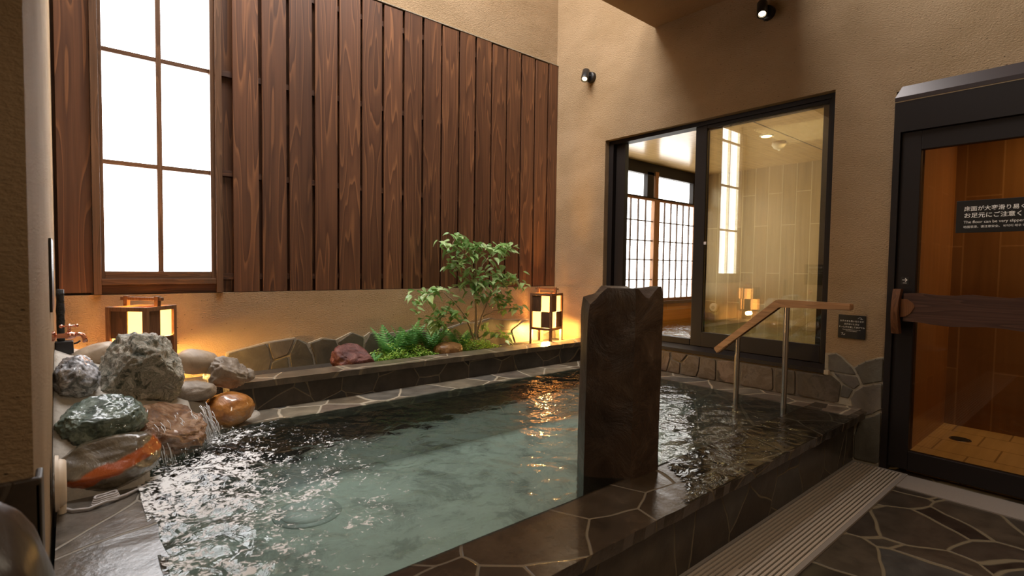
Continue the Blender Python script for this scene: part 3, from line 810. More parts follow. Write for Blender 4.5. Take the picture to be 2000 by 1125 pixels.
# ------------------------------------------------------------------ indoor bath beyond the glass
YS, XF = 4.70, 8.13
ib = MB()
ib.box(XF, XF+0.1, -1.6, YS+0.2, -0.3, 2.9)
struct(ib.build('wall_indoor_far', M['in_wall']))
struct(box('ceiling_indoor', M['in_ceil'], 4.10, XF+0.1, -1.6, YS+0.2, 2.81, 2.9))
struct(box('wall_indoor_apron', M['in_wall_x'], 4.12, XF, YS, YS+0.1, -0.3, 0.70))
struct(box('wall_indoor_end', M['in_wall_x'], 5.32, XF, -1.7, -1.6, -0.3, 2.9))
struct(box('floor_indoor', M['in_wall_x'], 4.12, XF, 0.97, YS, -0.3, -0.1))
iw = water_grid('indoor_water', 4.14, XF-0.01, 1.0, YS-0.01, 0.44, M['in_water'], 0.06, 0.006)
tag(iw, 'yellow-green water of the indoor bath seen through the sliding window', 'water', kind='stuff')
struct(box('trim_indoor_bath_bottom', basic('pale_indoor_bath_bottom', (0.60, 0.60, 0.15), 0.6, var=0.15, bscale=6), 4.13, XF, 0.98, YS, -0.1, 0.05))
w3 = thing('window_3', None, None, (6.5, YS, 0.75)); tag(w3, kind='structure')
def r3(o): return rel(o, w3)
r3(box('window_sill', M['winwood_x'], 4.13, XF, YS-0.06, YS+0.02, 0.70, 0.745, w3))
r3(box('pane', M['shoji'], 4.13, XF, YS+0.055, YS+0.06, 0.78, 2.66, w3))
r3(box('window_rail', M['shoji_wood'], 4.13, XF, YS-0.01, YS+0.04, 2.262, 2.307, w3))
r3(box('window_rail', M['shoji_wood'], 4.13, XF, YS-0.01, YS+0.04, 0.748, 0.79, w3))
for x in (5.55, 6.772, 7.95):
    r3(box('window_post', M['shoji_wood'], x, x+0.14, YS-0.012, YS+0.05, 0.79, 2.262, w3))
up = MB()
for x in (4.2, 5.4, 6.57, 7.82):
    up.box(x, x+0.16 if x < 7 else XF, YS-0.02, YS+0.05, 2.307, 2.68)
up.box(4.13, XF, YS-0.02, YS+0.05, 2.64, 2.81); up.box(4.13, XF, YS-0.02, YS+0.05, 2.295, 2.312)
r3(up.build('transom_frame', M['frame'], w3))
r3(box('transom_post', M['shoji_wood'], 6.765, 6.85, YS-0.025, YS+0.05, 2.307, 2.70, w3))
gr = MB()
for x0, x1 in ((5.69, 6.772), (6.91, 7.95), (4.3, 5.55)):
    n = round((x1-x0)/0.183)
    for i in range(1, n):
        x = x0+(x1-x0)*i/n
        gr.box(x-0.011, x+0.011, YS+0.01, YS+0.03, 0.79, 2.262)
    for z in (1.077, 1.377, 1.663, 1.956):
        gr.box(x0, x1, YS+0.012, YS+0.028, z-0.008, z+0.008)
r3(gr.build('lattice', M['shoji_grid'], w3))
struct(box('wall_indoor_column', M['plaster'], 3.935, 4.12, 4.3, YS+0.2, -0.2, 2.9))
struct(box('trim_indoor_ceiling_joint', M['frame'], 4.11, XF, 2.632, 2.642, 2.807, 2.811))
dl = thing('ceiling_downlight', 'small round lit downlight in the pale indoor bath ceiling', 'ceiling light', (6.224, 2.803, 2.81))
d1 = MB(); d1.tube([(0, 0, 0), (0, 0, -0.008)], [0.075, 0.07], 24); d1.build('trim_ring', M['white_ink'], dl)
d2 = MB(); d2.tube([(0, 0, -0.008), (0, 0, -0.012)], [0.058, 0.055], 24); d2.build('lens', M['lens'], dl)
dt = thing('ceiling_detector', 'beige dome detector on the indoor ceiling behind the downlight', 'detector', (6.658, 2.841, 2.81))
d3 = MB(); d3.tube([(0, 0, 0), (0, 0, -0.03), (0, 0, -0.07), (0, 0, -0.09)], [0.08, 0.085, 0.06, 0.02], 20); d3.build('dome', M['beige'], dt, True)
d4 = MB(); d4.tube([(0, 0, -0.088), (0, 0, -0.10)], [0.02, 0.012], 12); d4.build('sensor', M['white_ink'], dt, True)
ou = thing('round_wall_outlet', 'round cream water outlet on the far indoor bath wall', 'outlet', (XF-0.03, 4.42, 0.62))
d5 = MB(); d5.tube([(0.03, 0, 0), (0.0, 0, 0), (-0.012, 0, 0)], [0.07, 0.07, 0.06], 24); d5.build('flange', M['beige'], ou)
d6 = MB(); d6.tube([(-0.012, 0, 0), (-0.02, 0, 0)], [0.03, 0.028], 20); d6.build('hub', M['gasket'], ou)

# ------------------------------------------------------------------ door at the right and the shower room behind it
dr = thing('door_1', None, None, (3.96, 0.4, 0.0)); tag(dr, kind='structure')
def rd(o): return rel(o, dr)
f = MB()
f.box(3.90, 4.08, 0.945, 0.979, 0.0, 2.285); f.box(3.90, 4.08, -0.249, -0.21, 0.0, 2.285)
f.box(3.90, 4.08, -0.21, 0.945, 2.103, 2.285)
rd(f.build('door_frame', M['frame'], dr))
rd(box('frame_seal', M['gasket'], 3.899, 4.05, -0.249, 0.979, 2.285, 2.291, dr))
h = MB()
h.prism([(3.895, 2.291), (3.895, 2.315), (3.928, 2.385), (4.05, 2.385), (4.05, 2.291)], lambda u, v: (u, -0.249, v), lambda u, v: (u, 0.979 if v < 2.32 else 0.952, v))
rd(h.build('head_flashing', M['fascia'], dr))
lf = MB()
lf.box(3.92, 3.965, 0.842, 0.943, 0.03, 2.10, 0.003); lf.box(3.92, 3.965, -0.208, -0.09, 0.03, 2.10, 0.003)
lf.box(3.92, 3.965, -0.09, 0.842, 0.03, 0.147, 0.003); lf.box(3.92, 3.965, -0.09, 0.842, 1.985, 2.10, 0.003)
leaf = rd(lf.build('door_leaf', M['frame'], dr))
box('glass', M['door_glass'], 3.943, 3.948, -0.09, 0.842, 0.147, 1.985, leaf)
# push bar with a carved grip
hb = MB()
pts = []
for i in range(14):
    t = i/13
    y = 0.882 - t*1.0
    pts.append((y, 1.118 + 0.006*math.sin(i*1.9) + 0.004*t, 0.945 + 0.007*math.sin(i*1.3+1) - 0.004*t))
for (a, b) in zip(pts, pts[1:]):
    hb.prism([(3.855, a[2]), (3.90, a[2]), (3.90, a[1]), (3.855, a[1])], lambda u, v, a=a: (u, a[0], v), lambda u, v, a=a, b=b: (u, b[0], b[1] if v == a[1] else b[2]))
bmesh.ops.remove_doubles(hb.bm, verts=hb.bm.verts, dist=0.0005)
bar = hb.build('push_bar', M['doorbar'], dr); rd(bar)
gp = MB()
n = 12
for i in range(n):
    def q(k):
        t = k/n
        z = 0.872 + 0.272*t
        bow = 0.030*math.sin(math.pi*t)
        wdt = 0.040 - 0.006*math.sin(math.pi*t)
        return [(3.845-bow, 0.935-0.0, z), (3.90-bow*0.6, 0.935, z), (3.90-bow*0.6, 0.935-wdt, z), (3.845-bow, 0.935-wdt, z)]
    A, B = q(i), q(i+1)
    va = [gp.bm.verts.new(v) for v in A]; vb = [gp.bm.verts.new(v) for v in B]
    for k in range(4): gp.bm.faces.new((va[k], va[(k+1) % 4], vb[(k+1) % 4], vb[k]))
    if i == 0: gp.bm.faces.new(va)
    if i == n-1: gp.bm.faces.new(vb)
bmesh.ops.remove_doubles(gp.bm, verts=gp.bm.verts, dist=0.0005)
rd(gp.build('hand_grip', M['doorgrip'], dr, angle=40))
cg = MB()
cg.prism([(0.895, 0.975), (0.895, 1.085), (0.862, 1.085), (0.832, 1.062), (0.825, 1.04), (0.845, 1.0), (0.87, 0.98)], lambda u, v: (3.856, u, v), lambda u, v: (3.850, u, v))
rd(cg.build('carved_hollow', M['doorgrip'], dr))
for y in (0.90, -0.05):
    rd(box('bar_bracket', M['black'], 3.90, 3.92, y-0.02, y+0.02, 0.99, 1.07, dr))
# signs on the door
sg = thing('slippery_floor_sign', 'dark sign with white Japanese and English warning text on the door glass', 'sign', (3.917, 0.5, 1.57))
rel(box('plate', M['black_sign'], 3.938, 3.9425, 0.16, 0.668, 1.478, 1.662, sg, 0.0008), sg)
X_ = 3.9365
tw = lambda x, y: (X_, 0.634 - x, 1.478 + y)
rel(text_mesh('lettering', [('床面が大変滑り易くなっております', 0, 0.126, 0.0290, 'LEFT'), ('お足元にご注意ください', 0, 0.087, 0.0310, 'LEFT')], M['white_ink'], sg, tw, 0.012), sg)
rel(text_mesh('lettering', [('The floor can be very slippery. Please watch your step.', 0, 0.054, 0.0215, 'LEFT'), ('地面很滑，请注意安全。 바닥이 매우 미끄러우니', 0, 0.028, 0.0150, 'LEFT')], M['white_ink'], sg, tw, 0.004), sg)
sg.location = (3.917, 0.5, 1.57)
op = thing('open_arrow_sticker', 'small black square sticker with white arrow above the door grip', 'sticker', (3.92, 0.893, 1.196))
rel(box('plate', M['black_sign'], 3.9175, 3.9195, 0.873, 0.915, 1.172, 1.218, op), op)
ar = MB()
tw2 = lambda u, v: (3.9168, 0.915-u, 1.172+v)
tw3 = lambda u, v: (3.9174, 0.915-u, 1.172+v)
ar.prism([(0.008, 0.0255), (0.028, 0.0255), (0.028, 0.0295), (0.008, 0.0295)], tw3, tw2)
ar.prism([(0.024, 0.039), (0.021, 0.036), (0.029, 0.0275), (0.0345, 0.0275)], tw3, tw2)
ar.prism([(0.024, 0.016), (0.021, 0.019), (0.029, 0.0275), (0.0345, 0.0275)], tw3, tw2)
rel(ar.build('arrow', M['white_ink'], op), op)
rel(text_mesh('lettering', [('OPEN', 0.021, 0.0065, 0.0075, 'CENTER')], M['white_ink'], op, tw2, 0.01), op)
# shower room
struct(box('floor_shower', M['sh_floor'], 4.0, 5.2, -1.0, 0.86, -0.1, 0.12))
struct(box('wall_shower_side', M['sh_wall_x'], 4.10, 5.3, 0.86, 0.96, -0.1, 2.6))
struct(box('wall_shower_far', M['sh_wall'], 5.0, 5.3, -1.0, 0.86, 0.0, 2.6))
struct(box('wall_shower_end', M['sh_wall_x'], 4.10, 5.3, -1.1, -1.0, 0.0, 2.6))
struct(box('ceiling_shower', M['soffit'], 4.10, 5.3, -1.1, 0.96, 2.4, 2.6))
fd = thing('floor_drain', 'round metal floor drain in the pale shower floor', 'drain', (4.588, 0.70, 0.12))
d7 = MB(); d7.tube([(0, 0, 0), (0, 0, 0.004)], [0.06, 0.058], 24); d7.build('rim', M['steel'], fd)
d8 = MB(); d8.tube([(0, 0, 0.004), (0, 0, 0.006)], [0.05, 0.05], 24); d8.build('cover', M['slot'], fd)

# threshold and drain grating
struct(box('trim_threshold', M['threshold'], 3.655, 3.90, -0.8, 0.845, -0.05, 0.006))
dg = thing('drain_grating', 'long slotted metal drain grating along the foot of the bath', 'grating', (1.9, 0.99, 0.0))
rel(box('slot_channel', M['slot'], -1.0, 3.89, 0.853, 1.118, 0.0005, 0.002, dg), dg)
nb = 14
wd = 0.262/nb
for i in range(nb):
    y = 0.855 + wd*i
    rel(box('bar', M['grate'], -1.0, 3.885, y, y+wd*0.58, 0.002, 0.010, dg), dg)
ge_ = MB()
ge_.box(-1.0, 3.90, 0.832, 0.853, 0.0, 0.011); ge_.box(-1.0, 3.90, 1.115, 1.129, 0.0, 0.011); ge_.box(3.885, 3.90, 0.853, 1.115, 0.0, 0.0115)
rel(ge_.build('grating_frame', M['threshold'], dg), dg)
cj = MB()
for y in (0.93, 0.985): cj.box(2.02, 2.10, y, y+0.02, 0.0095, 0.0102)
rel(cj.build('lifting_lug', M['grate'], dg), dg)

# ------------------------------------------------------------------ stone pillar in the bath
sp = bmesh.new()
base = [(1.665, 1.475), (1.72, 1.392), (1.79, 1.325), (1.88, 1.318), (1.975, 1.316), (2.045, 1.44), (1.93, 1.60), (1.76, 1.60)]
dens = []
for i in range(len(base)):
    a, b = Vector(base[i]), Vector(base[(i+1) % len(base)])
    for t in (0, 0.25, 0.5, 0.75): dens.append(a.lerp(b, t))
cxp, cyp = 1.85, 1.455
rows = []
def ptop(x, y):
    t = (x-y)/1.414    # across the view
    z = 1.165
    k = (t - 0.15)/0.32
    z += -0.075*max(0, 1-abs(k+0.04)/0.20) - 0.05*max(0, 1-abs(k-0.76)/0.16) + 0.012*max(0, 1-abs(k-1.05)/0.14)
    return z
NZ = 40
for j in range(NZ+1):
    t = j/NZ
    ring = []
    for p in dens:
        zt = ptop(p.x, p.y)
        z = -0.05 + (zt+0.05)*t
        k = 1.0 + 0.022*noise.noise(Vector((p.x*7, p.y*7, z*2.6))) + 0.012*noise.noise(Vector((p.x*24, p.y*24, z*14)))
        if t > 0.94: k -= 0.05*((t-0.94)/0.06)**2
        lean = 0.015*(z-0.36)
        ring.append(sp.verts.new((cxp+(p.x-cxp)*k+lean, cyp+(p.y-cyp)*k+lean*0.2, z)))
    rows.append(ring)
nd = len(dens)
for a, b in zip(rows, rows[1:]):
    for i in range(nd): sp.faces.new((a[i], a[(i+1) % nd], b[(i+1) % nd], b[i]))
prev = rows[-1]
for s_ in (0.75, 0.5, 0.25):
    ring = []
    for p, v in zip(dens, rows[-1]):
        x, y = cxp+(v.co.x-cxp)*s_, cyp+(v.co.y-cyp)*s_
        z = v.co.z*s_ + 1.155*(1-s_) + 0.015*noise.noise(Vector((x*12, y*12, 1)))
        ring.append(sp.verts.new((x, y, z)))
    for i in range(nd): sp.faces.new((prev[i], prev[(i+1) % nd], ring[(i+1) % nd], ring[i]))
    prev = ring
sp.faces.new(prev); sp.faces.new(rows[0])
mb = MB(); mb.bm.free(); mb.bm = sp
pil = mb.build('standing_stone', M['pillar'], None, angle=28)
tag(pil, 'tall dark upright natural stone pillar standing at the bath edge', 'stone', kind='thing')

# ------------------------------------------------------------------ handrail
hr = thing('handrail', 'wooden handrail with sloping arm on two steel posts in the bath', 'handrail', (3.5, 1.41, 0.10))
wr_ = MB()
hw = 0.026
side = [(1.045, 1.018), (1.045, 1.058), (1.462, 1.060), (1.486, 1.046), (1.890, 0.690), (1.862, 0.655), (1.452, 1.016)]
wr_.prism(side, lambda u, v: (3.5-hw, u, v), lambda u, v: (3.5+hw, u, v))
bmesh.ops.bevel(wr_.bm, geom=[e for e in wr_.bm.edges], offset=0.006, segments=2, affect='EDGES')
rel(wr_.build('grab_bar', M['railwood'], hr), hr)
rel(MB().cyl((3.5, 1.41, 0.10), (3.5, 1.41, 1.02), 0.0165).build('post', M['steel'], hr, angle=40), hr)
rel(MB().cyl((3.5, 1.725, 0.10), (3.5, 1.725, 0.80), 0.0165).build('post', M['steel'], hr, angle=40), hr)
for y in (1.41, 1.725):
    rel(MB().tube([(3.5, y, 0.10), (3.5, y, 0.112), (3.5, y, 0.118)], [0.045, 0.045, 0.03], 24).build('base_flange', M['steel'], hr, angle=40), hr)

# ------------------------------------------------------------------ wall sign
ws = thing('wall_sign', 'small black square notice with white writing beside the door', 'sign', (3.92, 1.17, 0.884))
rel(box('plate', M['black_sign'], 3.918, 3.929, 1.091, 1.248, 0.806, 0.960, ws, 0.001), ws)
tw4 = lambda x, y: (3.9172, 1.248 - x, 0.806 + y)
rel(text_mesh('lettering', [('お子さまを思い付さまが', 0.0785, 0.110, 0.0125, 'CENTER'), ('お力ないときは', 0.0785, 0.090, 0.0125, 'CENTER'), ('そっと手を貸してあげてね', 0.0785, 0.070, 0.0125, 'CENTER'),
    ('Please lend a helping hand to those who', 0.0785, 0.056, 0.0064, 'CENTER'), ('need assistance getting in.', 0.0785, 0.047, 0.0064, 'CENTER')], M['white_ink'], ws, tw4, 0.006), ws)
lg = MB()
def squig(mb, pts, wd):
    for a, b in zip(pts, pts[1:]):
        d = (Vector(b)-Vector(a)).normalized()*wd; nrm = Vector((-d.y, d.x))
        mb.prism([tuple(Vector(a)+nrm), tuple(Vector(b)+nrm), tuple(Vector(b)-nrm), tuple(Vector(a)-nrm)], lambda u, v: (3.9178, 1.248-u, 0.806+v), lambda u, v: (3.9172, 1.248-u, 0.806+v))
squig(lg, [(0.112, 0.132), (0.118, 0.139), (0.126, 0.141), (0.134, 0.137), (0.136, 0.131), (0.124, 0.131), (0.142, 0.130)], 0.0008)
rel(lg.build('emblem', M['white_ink'], ws), ws)
lg = MB()
squig(lg, [(0.018, 0.034), (0.030, 0.036), (0.022, 0.022), (0.032, 0.026), (0.034, 0.020), (0.042, 0.030), (0.038, 0.020)], 0.0008)
rel(lg.build('emblem', M['white_ink'], ws), ws)

# notice board on the left wall, seen edge-on
nb_ = thing('notice_board', 'thin black notice plate on the left wall seen edge-on', 'sign', (XL, 2.88, 1.19))
rel(box('plate', M['black_sign'], XL+0.001, XL+0.009, 2.72, 3.04, 1.045, 1.335, nb_, 0.001), nb_)
tw5 = lambda x, y: (XL+0.0096, 2.72 + x, 1.045 + y)
rel(text_mesh('lettering', [('お風呂の入り方', 0.16, 0.235, 0.030, 'CENTER'), ('かけ湯をしてからお入りください', 0.16, 0.19, 0.017, 'CENTER'), ('タオルは湯ぶねに入れないで', 0.16, 0.16, 0.017, 'CENTER'), ('ください', 0.16, 0.13, 0.017, 'CENTER')], M['white_ink'], nb_, tw5, 0.006), nb_)

# ------------------------------------------------------------------ spotlights
def spotlight(label, y, z, aim, sc_):
    t = thing('spotlight', label, 'spotlight', (XW, y, z), group='spotlights on the right wall')
    MB().tube([(-0.001, 0, 0), (-0.012*sc_, 0, 0), (-0.032*sc_, 0, 0), (-0.036*sc_, 0, 0)], [0.05*sc_, 0.05*sc_, 0.046*sc_, 0.038*sc_], 28).build('wall_base', M['black'], t, angle=40)
    c = Vector((-0.088*sc_, 0.004, 0.004))
    MB().tube([(-0.034*sc_, 0, 0), (-0.06*sc_, 0, 0.0)], 0.018*sc_, 14).build('swivel_arm', M['black'], t, angle=40)
    d = Vector(aim).normalized()
    a, b = c - d*0.062*sc_, c + d*0.062*sc_
    hd = MB().tube([a, a+d*0.006*sc_, b-d*0.002*sc_, b, b-d*0.001*sc_, b-d*0.014*sc_], [0.030*sc_, 0.034*sc_, 0.034*sc_, 0.033*sc_, 0.025*sc_, 0.024*sc_], 28, True).build('lamp_head', M['black'], t, angle=40)
    MB().tube([b-d*0.0125*sc_, b-d*0.0105*sc_], [0.023*sc_, 0.022*sc_], 20).build('lens', M['lens'], hd)
    l = bpy.data.lights.new('spot_beam', 'SPOT'); l.energy = 14; l.color = (1, 0.78, 0.5); l.spot_size = R(50); l.spot_blend = 0.6; l.shadow_soft_size = 0.02
    o = bpy.data.objects.new('spot_beam', l); col.objects.link(o); o.parent = t
    o.location = b + d*0.004; o.rotation_euler = d.to_track_quat('-Z', 'Y').to_euler()
    return t
spotlight('black tilted wall spotlight in daylight above the planting corner', 3.475, 3.10, (-0.50, -0.30, -0.80), 1.05)
spotlight('black wall spotlight under the dark soffit above the sliding window', 1.785, 3.12, (-0.50, -0.25, -0.85), 1.05)

# ------------------------------------------------------------------ lanterns
def lantern(label, loc, rz):
    t = thing('paper_lantern', label, 'lantern', loc, rz, 'checkered timber floor lanterns')
    S2 = 0.12; pz = 0.024
    for i, (sx, sy) in enumerate(((-1, -1), (1, -1), (1, 1), (-1, 1))):
        x, y = sx*(S2-pz/2), sy*(S2-pz/2)
        box('post', M['lantern'], x-pz/2, x+pz/2, y-pz/2, y+pz/2, 0, 0.495, t, 0.0015)
    for z in (0.14, 0.472):
        rlr = MB()
        for s_ in (-1, 1):
            rlr.box(-S2+pz, S2-pz, s_*(S2-0.012)-0.010, s_*(S2-0.012)+0.010, z, z+0.022)
            rlr.box(s_*(S2-0.012)-0.010, s_*(S2-0.012)+0.010, -S2+pz, S2-pz, z, z+0.022)
        rlr.build('rail', M['lantern'], t)
    zs = [0.162, 0.317, 0.472]
    for f_ in range(4):
        rot = Matrix.Rotation(R(90*f_), 4, 'Z')
        pap = MB(); wd_ = MB()
        for cx_, r_ in ((0, 0), (0, 1), (1, 0), (1, 1)):
            x0 = -S2+pz + cx_*(S2-pz); x1 = x0 + (S2-pz)
            tgt = pap if (cx_ + r_ + f_) % 2 == (0 if f_ % 2 == 0 else 1) else wd_
            d0 = 0.0 if tgt is pap else -0.006
            tgt.box(x0+0.001, x1-0.001, -(S2-0.016)+d0, -(S2-0.018)+d0+0.003, zs[r_]+0.001, zs[r_+1]-0.001, 0, rot)
        pap.build('paper_panel', M['paper'], t)
        wd_.build('timber_panel', M['lantern_dark'], t)
    hd = MB()
    hd.box(-0.012, 0.012, -0.105, -0.082, 0.494, 0.552, 0.001); hd.box(-0.012, 0.012, 0.082, 0.105, 0.494, 0.552, 0.001)
    hd.box(-0.009, 0.009, -0.125, 0.125, 0.527, 0.545, 0.001)
    tb = MB(); tb.box(-S2+pz, S2-pz, -0.012, 0.012, 0.480, 0.492); tb.build('top_bar', M['lantern'], t)
    hd.build('carry_handle', M['lantern'], t)
    p = point('lantern_bulb', (0, 0, 0.22), 40.0, (1.0, 0.54, 0.16), 0.03); p.parent = t
    p2 = point('lantern_underglow', (0, 0, 0.10), 42.0, (1.0, 0.56, 0.15), 0.03); p2.parent = t
    return t
def lpos(cx, cy, s, tdeg):   # from the near corner to the middle
    t = R(tdeg); return (cx + s/2*(math.cos(t)-math.sin(t)), cy + s/2*(math.cos(t)+math.sin(t)))
x, y = lpos(0.321, 3.50, 0.24, 45.9)
la = lantern('checkered timber lantern half hidden behind the big mottled boulder', (x, y, 0.498), R(45.9))
x, y = lpos(3.50, 3.545, 0.24, 17.5)
lb_ = lantern('checkered timber lantern in the far corner beside the small tree', (x, y, 0.498), R(17.5))

# ------------------------------------------------------------------ rocks
def rock(name, label, c, rad, mat, seed, rough=0.12, fine=0.04, cuts=(), rot=0.0, sub=5, group=None, sq=1.0, tilt=0.0, ridge=0.0):
    bm = bmesh.new()
    bmesh.ops.create_icosphere(bm, subdivisions=sub, radius=1.0)
    rnd = random.Random(seed)
    o3 = Vector((rnd.uniform(-50, 50), rnd.uniform(-50, 50), rnd.uniform(-50, 50)))
    rm = Matrix.Rotation(R(rot), 3, 'Z') @ Matrix.Rotation(R(tilt), 3, 'Y')
    for v in bm.verts:
        d = v.co.normalized()
        p = d.copy()
        if sq != 1.0:
            p = Vector([math.copysign(abs(k)**sq, k) for k in d])
        for (nx, ny, nz, lim) in cuts:
            nn = Vector((nx, ny, nz)).normalized()
            e = p.dot(nn) - lim
            if e > 0: p -= nn*e*0.88
        h = rough*noise.noise(d*1.5+o3) + rough*0.5*noise.noise(d*3.2+o3) + fine*noise.noise(d*7+o3) + fine*0.6*noise.noise(d*15+o3)
        if ridge:
            h += ridge*(0.5-abs(noise.noise(d*2.4+o3))*1.6) + ridge*0.5*(0.4-abs(noise.noise(d*5.5+o3))*1.5)
        p *= 1+h
        p = Vector((p.x*rad[0], p.y*rad[1], p.z*rad[2]))
        v.co = rm @ p
    m_ = MB(); m_.bm.free(); m_.bm = bm
    o = m_.build(name, mat, None, True)
    o.location = c
    return tag(o, label, 'rock', group, 'thing')
RM = {}
RM['mottled'] = stone('mottled_green_grey_rock', [(0.34, (0.04, 0.05, 0.034)), (0.43, (0.18, 0.18, 0.135)), (0.49, (0.52, 0.47, 0.39)), (0.54, (0.22, 0.225, 0.165)), (0.61, (0.74, 0.69, 0.60)), (0.70, (0.33, 0.31, 0.25))], 20, 0.5, 1.0, dist=0.03)
RM['greywhite'] = stone('grey_white_rock', [(0.34, (0.04, 0.045, 0.05)), (0.45, (0.22, 0.23, 0.25)), (0.54, (0.66, 0.67, 0.72)), (0.66, (0.16, 0.16, 0.17))], 17, 0.3, 0.9, dist=0.02, coat=0.5)
RM['green'] = stone('wet_green_rock', [(0.32, (0.018, 0.036, 0.030)), (0.47, (0.085, 0.14, 0.112)), (0.58, (0.25, 0.33, 0.28)), (0.68, (0.05, 0.08, 0.065))], 17, 0.3, 1.0, dist=0.025, coat=0.9)
RM['orange'] = stone('wet_orange_rock', [(0.3, (0.07, 0.022, 0.008)), (0.44, (0.32, 0.115, 0.022)), (0.56, (0.52, 0.22, 0.05)), (0.70, (0.42, 0.27, 0.15))], 7, 0.3, 0.6, coat=1.0, dist=0.015)
RM['flatbrown'] = stone('wet_brown_rock', [(0.3, (0.06, 0.028, 0.014)), (0.46, (0.20, 0.095, 0.04)), (0.57, (0.40, 0.25, 0.15)), (0.70, (0.14, 0.066, 0.03))], 11, 0.25, 1.0, coat=0.9, dist=0.02)
RM['striped'] = stone('wet_grey_brown_rock', [(0.3, (0.045, 0.034, 0.022)), (0.5, (0.115, 0.092, 0.06)), (0.62, (0.22, 0.18, 0.125)), (0.75, (0.08, 0.06, 0.038))], 6, 0.25, 0.6, coat=1.0, band=((-0.42, 0.1, 1.0), -0.005, 0.024, (0.36, 0.075, 0.012)))
RM['beige'] = stone('smooth_beige_rock', [(0.3, (0.25, 0.18, 0.12)), (0.55, (0.40, 0.31, 0.22)), (0.75, (0.33, 0.25, 0.17))], 7, 0.5, 0.35)
RM['tan'] = stone('rough_tan_rock', [(0.3, (0.14, 0.11, 0.085)), (0.5, (0.28, 0.23, 0.18)), (0.7, (0.42, 0.36, 0.29))], 10, 0.5, 0.9)
RM['red'] = stone('dark_red_rock', [(0.32, (0.045, 0.014, 0.012)), (0.48, (0.125, 0.038, 0.030)), (0.60, (0.24, 0.10, 0.08)), (0.72, (0.10, 0.03, 0.025))], 11, 0.42, 1.0, dist=0.02)
RM['brown'] = stone('ochre_brown_rock', [(0.3, (0.10, 0.045, 0.015)), (0.5, (0.24, 0.12, 0.04)), (0.7, (0.40, 0.24, 0.10))], 9, 0.4, 0.6)
RM['dark'] = stone('dark_brown_boulder', [(0.3, (0.030, 0.020, 0.014)), (0.6, (0.052, 0.037, 0.029)), (0.75, (0.08, 0.062, 0.05))], 5, 0.35, 0.3)

# mortar bed the rocks are set in
mo = bmesh.new()
G = 46
vv = []
for j in range(G+1):
    row = []
    for i in range(G+1):
        x = XL+0.002 + 0.90*i/G; y = 2.49 + 1.05*j/G
        h = 0.365
        tx = max(0, 1-(x-XL)/0.80); ty = min(1, max(0, (y-2.42)/0.75))
        h += 0.40*ty*tx**0.8 + 0.06*tx*min(1, max(0, (y-2.49)/0.1))
        h += 0.012*noise.noise(Vector((x*9, y*9, 0)))
        if x > 0.24 + max(0, (y-2.75))*1.2: h = min(h, 0.30)
        row.append(mo.verts.new((x, y, h)))
    vv.append(row)
for j in range(G):
    for i in range(G):
        q = (vv[j][i], vv[j][i+1], vv[j+1][i+1], vv[j+1][i])
        c = sum((v.co for v in q), Vector())/4
        if c.x > 0.215 and c.y < 3.09 and c.z < 0.40 or c.x > 0.46 and c.y < 3.09: continue
        mo.faces.new(q)
bmesh.ops.delete(mo, geom=[v for v in mo.verts if not v.link_faces], context='VERTS')
edge = [e for e in mo.edges if e.is_boundary]
ex = bmesh.ops.extrude_edge_only(mo, edges=edge)
for v in [g for g in ex['geom'] if isinstance(g, bmesh.types.BMVert)]: v.co.z = 0.28
mm = MB(); mm.bm.free(); mm.bm = mo
mort = mm.build('mortar_mound', M['mortar_grey'], None, True)
tag(mort, 'pale grey mortar mound that holds the rock pile at the left end', 'mortar', kind='thing')

G_ = 'rocks piled at the left end of the bath'
rock('boulder', 'biggest mottled grey-green boulder on top of the pile before the lantern', (0.262, 3.07, 0.705), (0.165, 0.15, 0.195), RM['mottled'], 11, 0.10, 0.05, [(0.9, -0.3, 0.55, 0.78), (-0.8, -0.4, 0.5, 0.80), (0.2, -1, -0.35, 0.72)], 0, 6, G_, 0.85, 0, 0.10)
rock('rock', 'small grey and white rock beside the left wall left of the boulder', (0.022, 2.95, 0.742), (0.078, 0.085, 0.088), RM['greywhite'], 21, 0.14, 0.06, [(0.7, -0.3, 0.6, 0.7)], 0, 5, G_, 0.9, 0, 0.10)
rock('rock', 'wet dark green rock below the boulder near the left wall', (0.097, 2.74, 0.575), (0.150, 0.13, 0.102), RM['green'], 31, 0.10, 0.05, [(0.1, -0.4, 0.9, 0.72)], 0, 6, G_, 0.9, -6, 0.07)
rock('rock', 'flat wet brown rock with water running over it into the bath', (0.315, 2.85, 0.475), (0.175, 0.15, 0.115), RM['flatbrown'], 41, 0.10, 0.04, [(0.35, -0.45, 0.85, 0.55)], 0, 6, G_, 0.85, 14, 0.07)
rock('rock', 'wet grey rock with an orange red stripe lowest at the bath edge', (0.105, 2.585, 0.452), (0.180, 0.13, 0.098), RM['striped'], 51, 0.09, 0.025, [(0.1, -0.8, 0.6, 0.72), (0.9, -0.4, 0.2, 0.86)], -14, 5, G_, 0.85, -10)
rock('rock', 'round wet orange rock on the back ledge corner', (0.652, 3.135, 0.452), (0.126, 0.11, 0.094), RM['orange'], 61, 0.06, 0.015, [], 0, 5, G_)
rock('rock', 'smooth round beige rock right of the boulder', (0.531, 3.32, 0.700), (0.108, 0.09, 0.070), RM['beige'], 71, 0.06, 0.012, [(0.3, 0, 0.95, 0.85)], 0, 4, G_, 0.9, 6)
rock('rock', 'angular rough tan rock at the end of the planter wall', (0.672, 3.25, 0.632), (0.110, 0.09, 0.082), RM['tan'], 81, 0.16, 0.05, [(0.5, -0.5, 0.7, 0.5), (0.3, -0.9, -0.3, 0.6)], 0, 5, G_, 0.8, 12, 0.10)
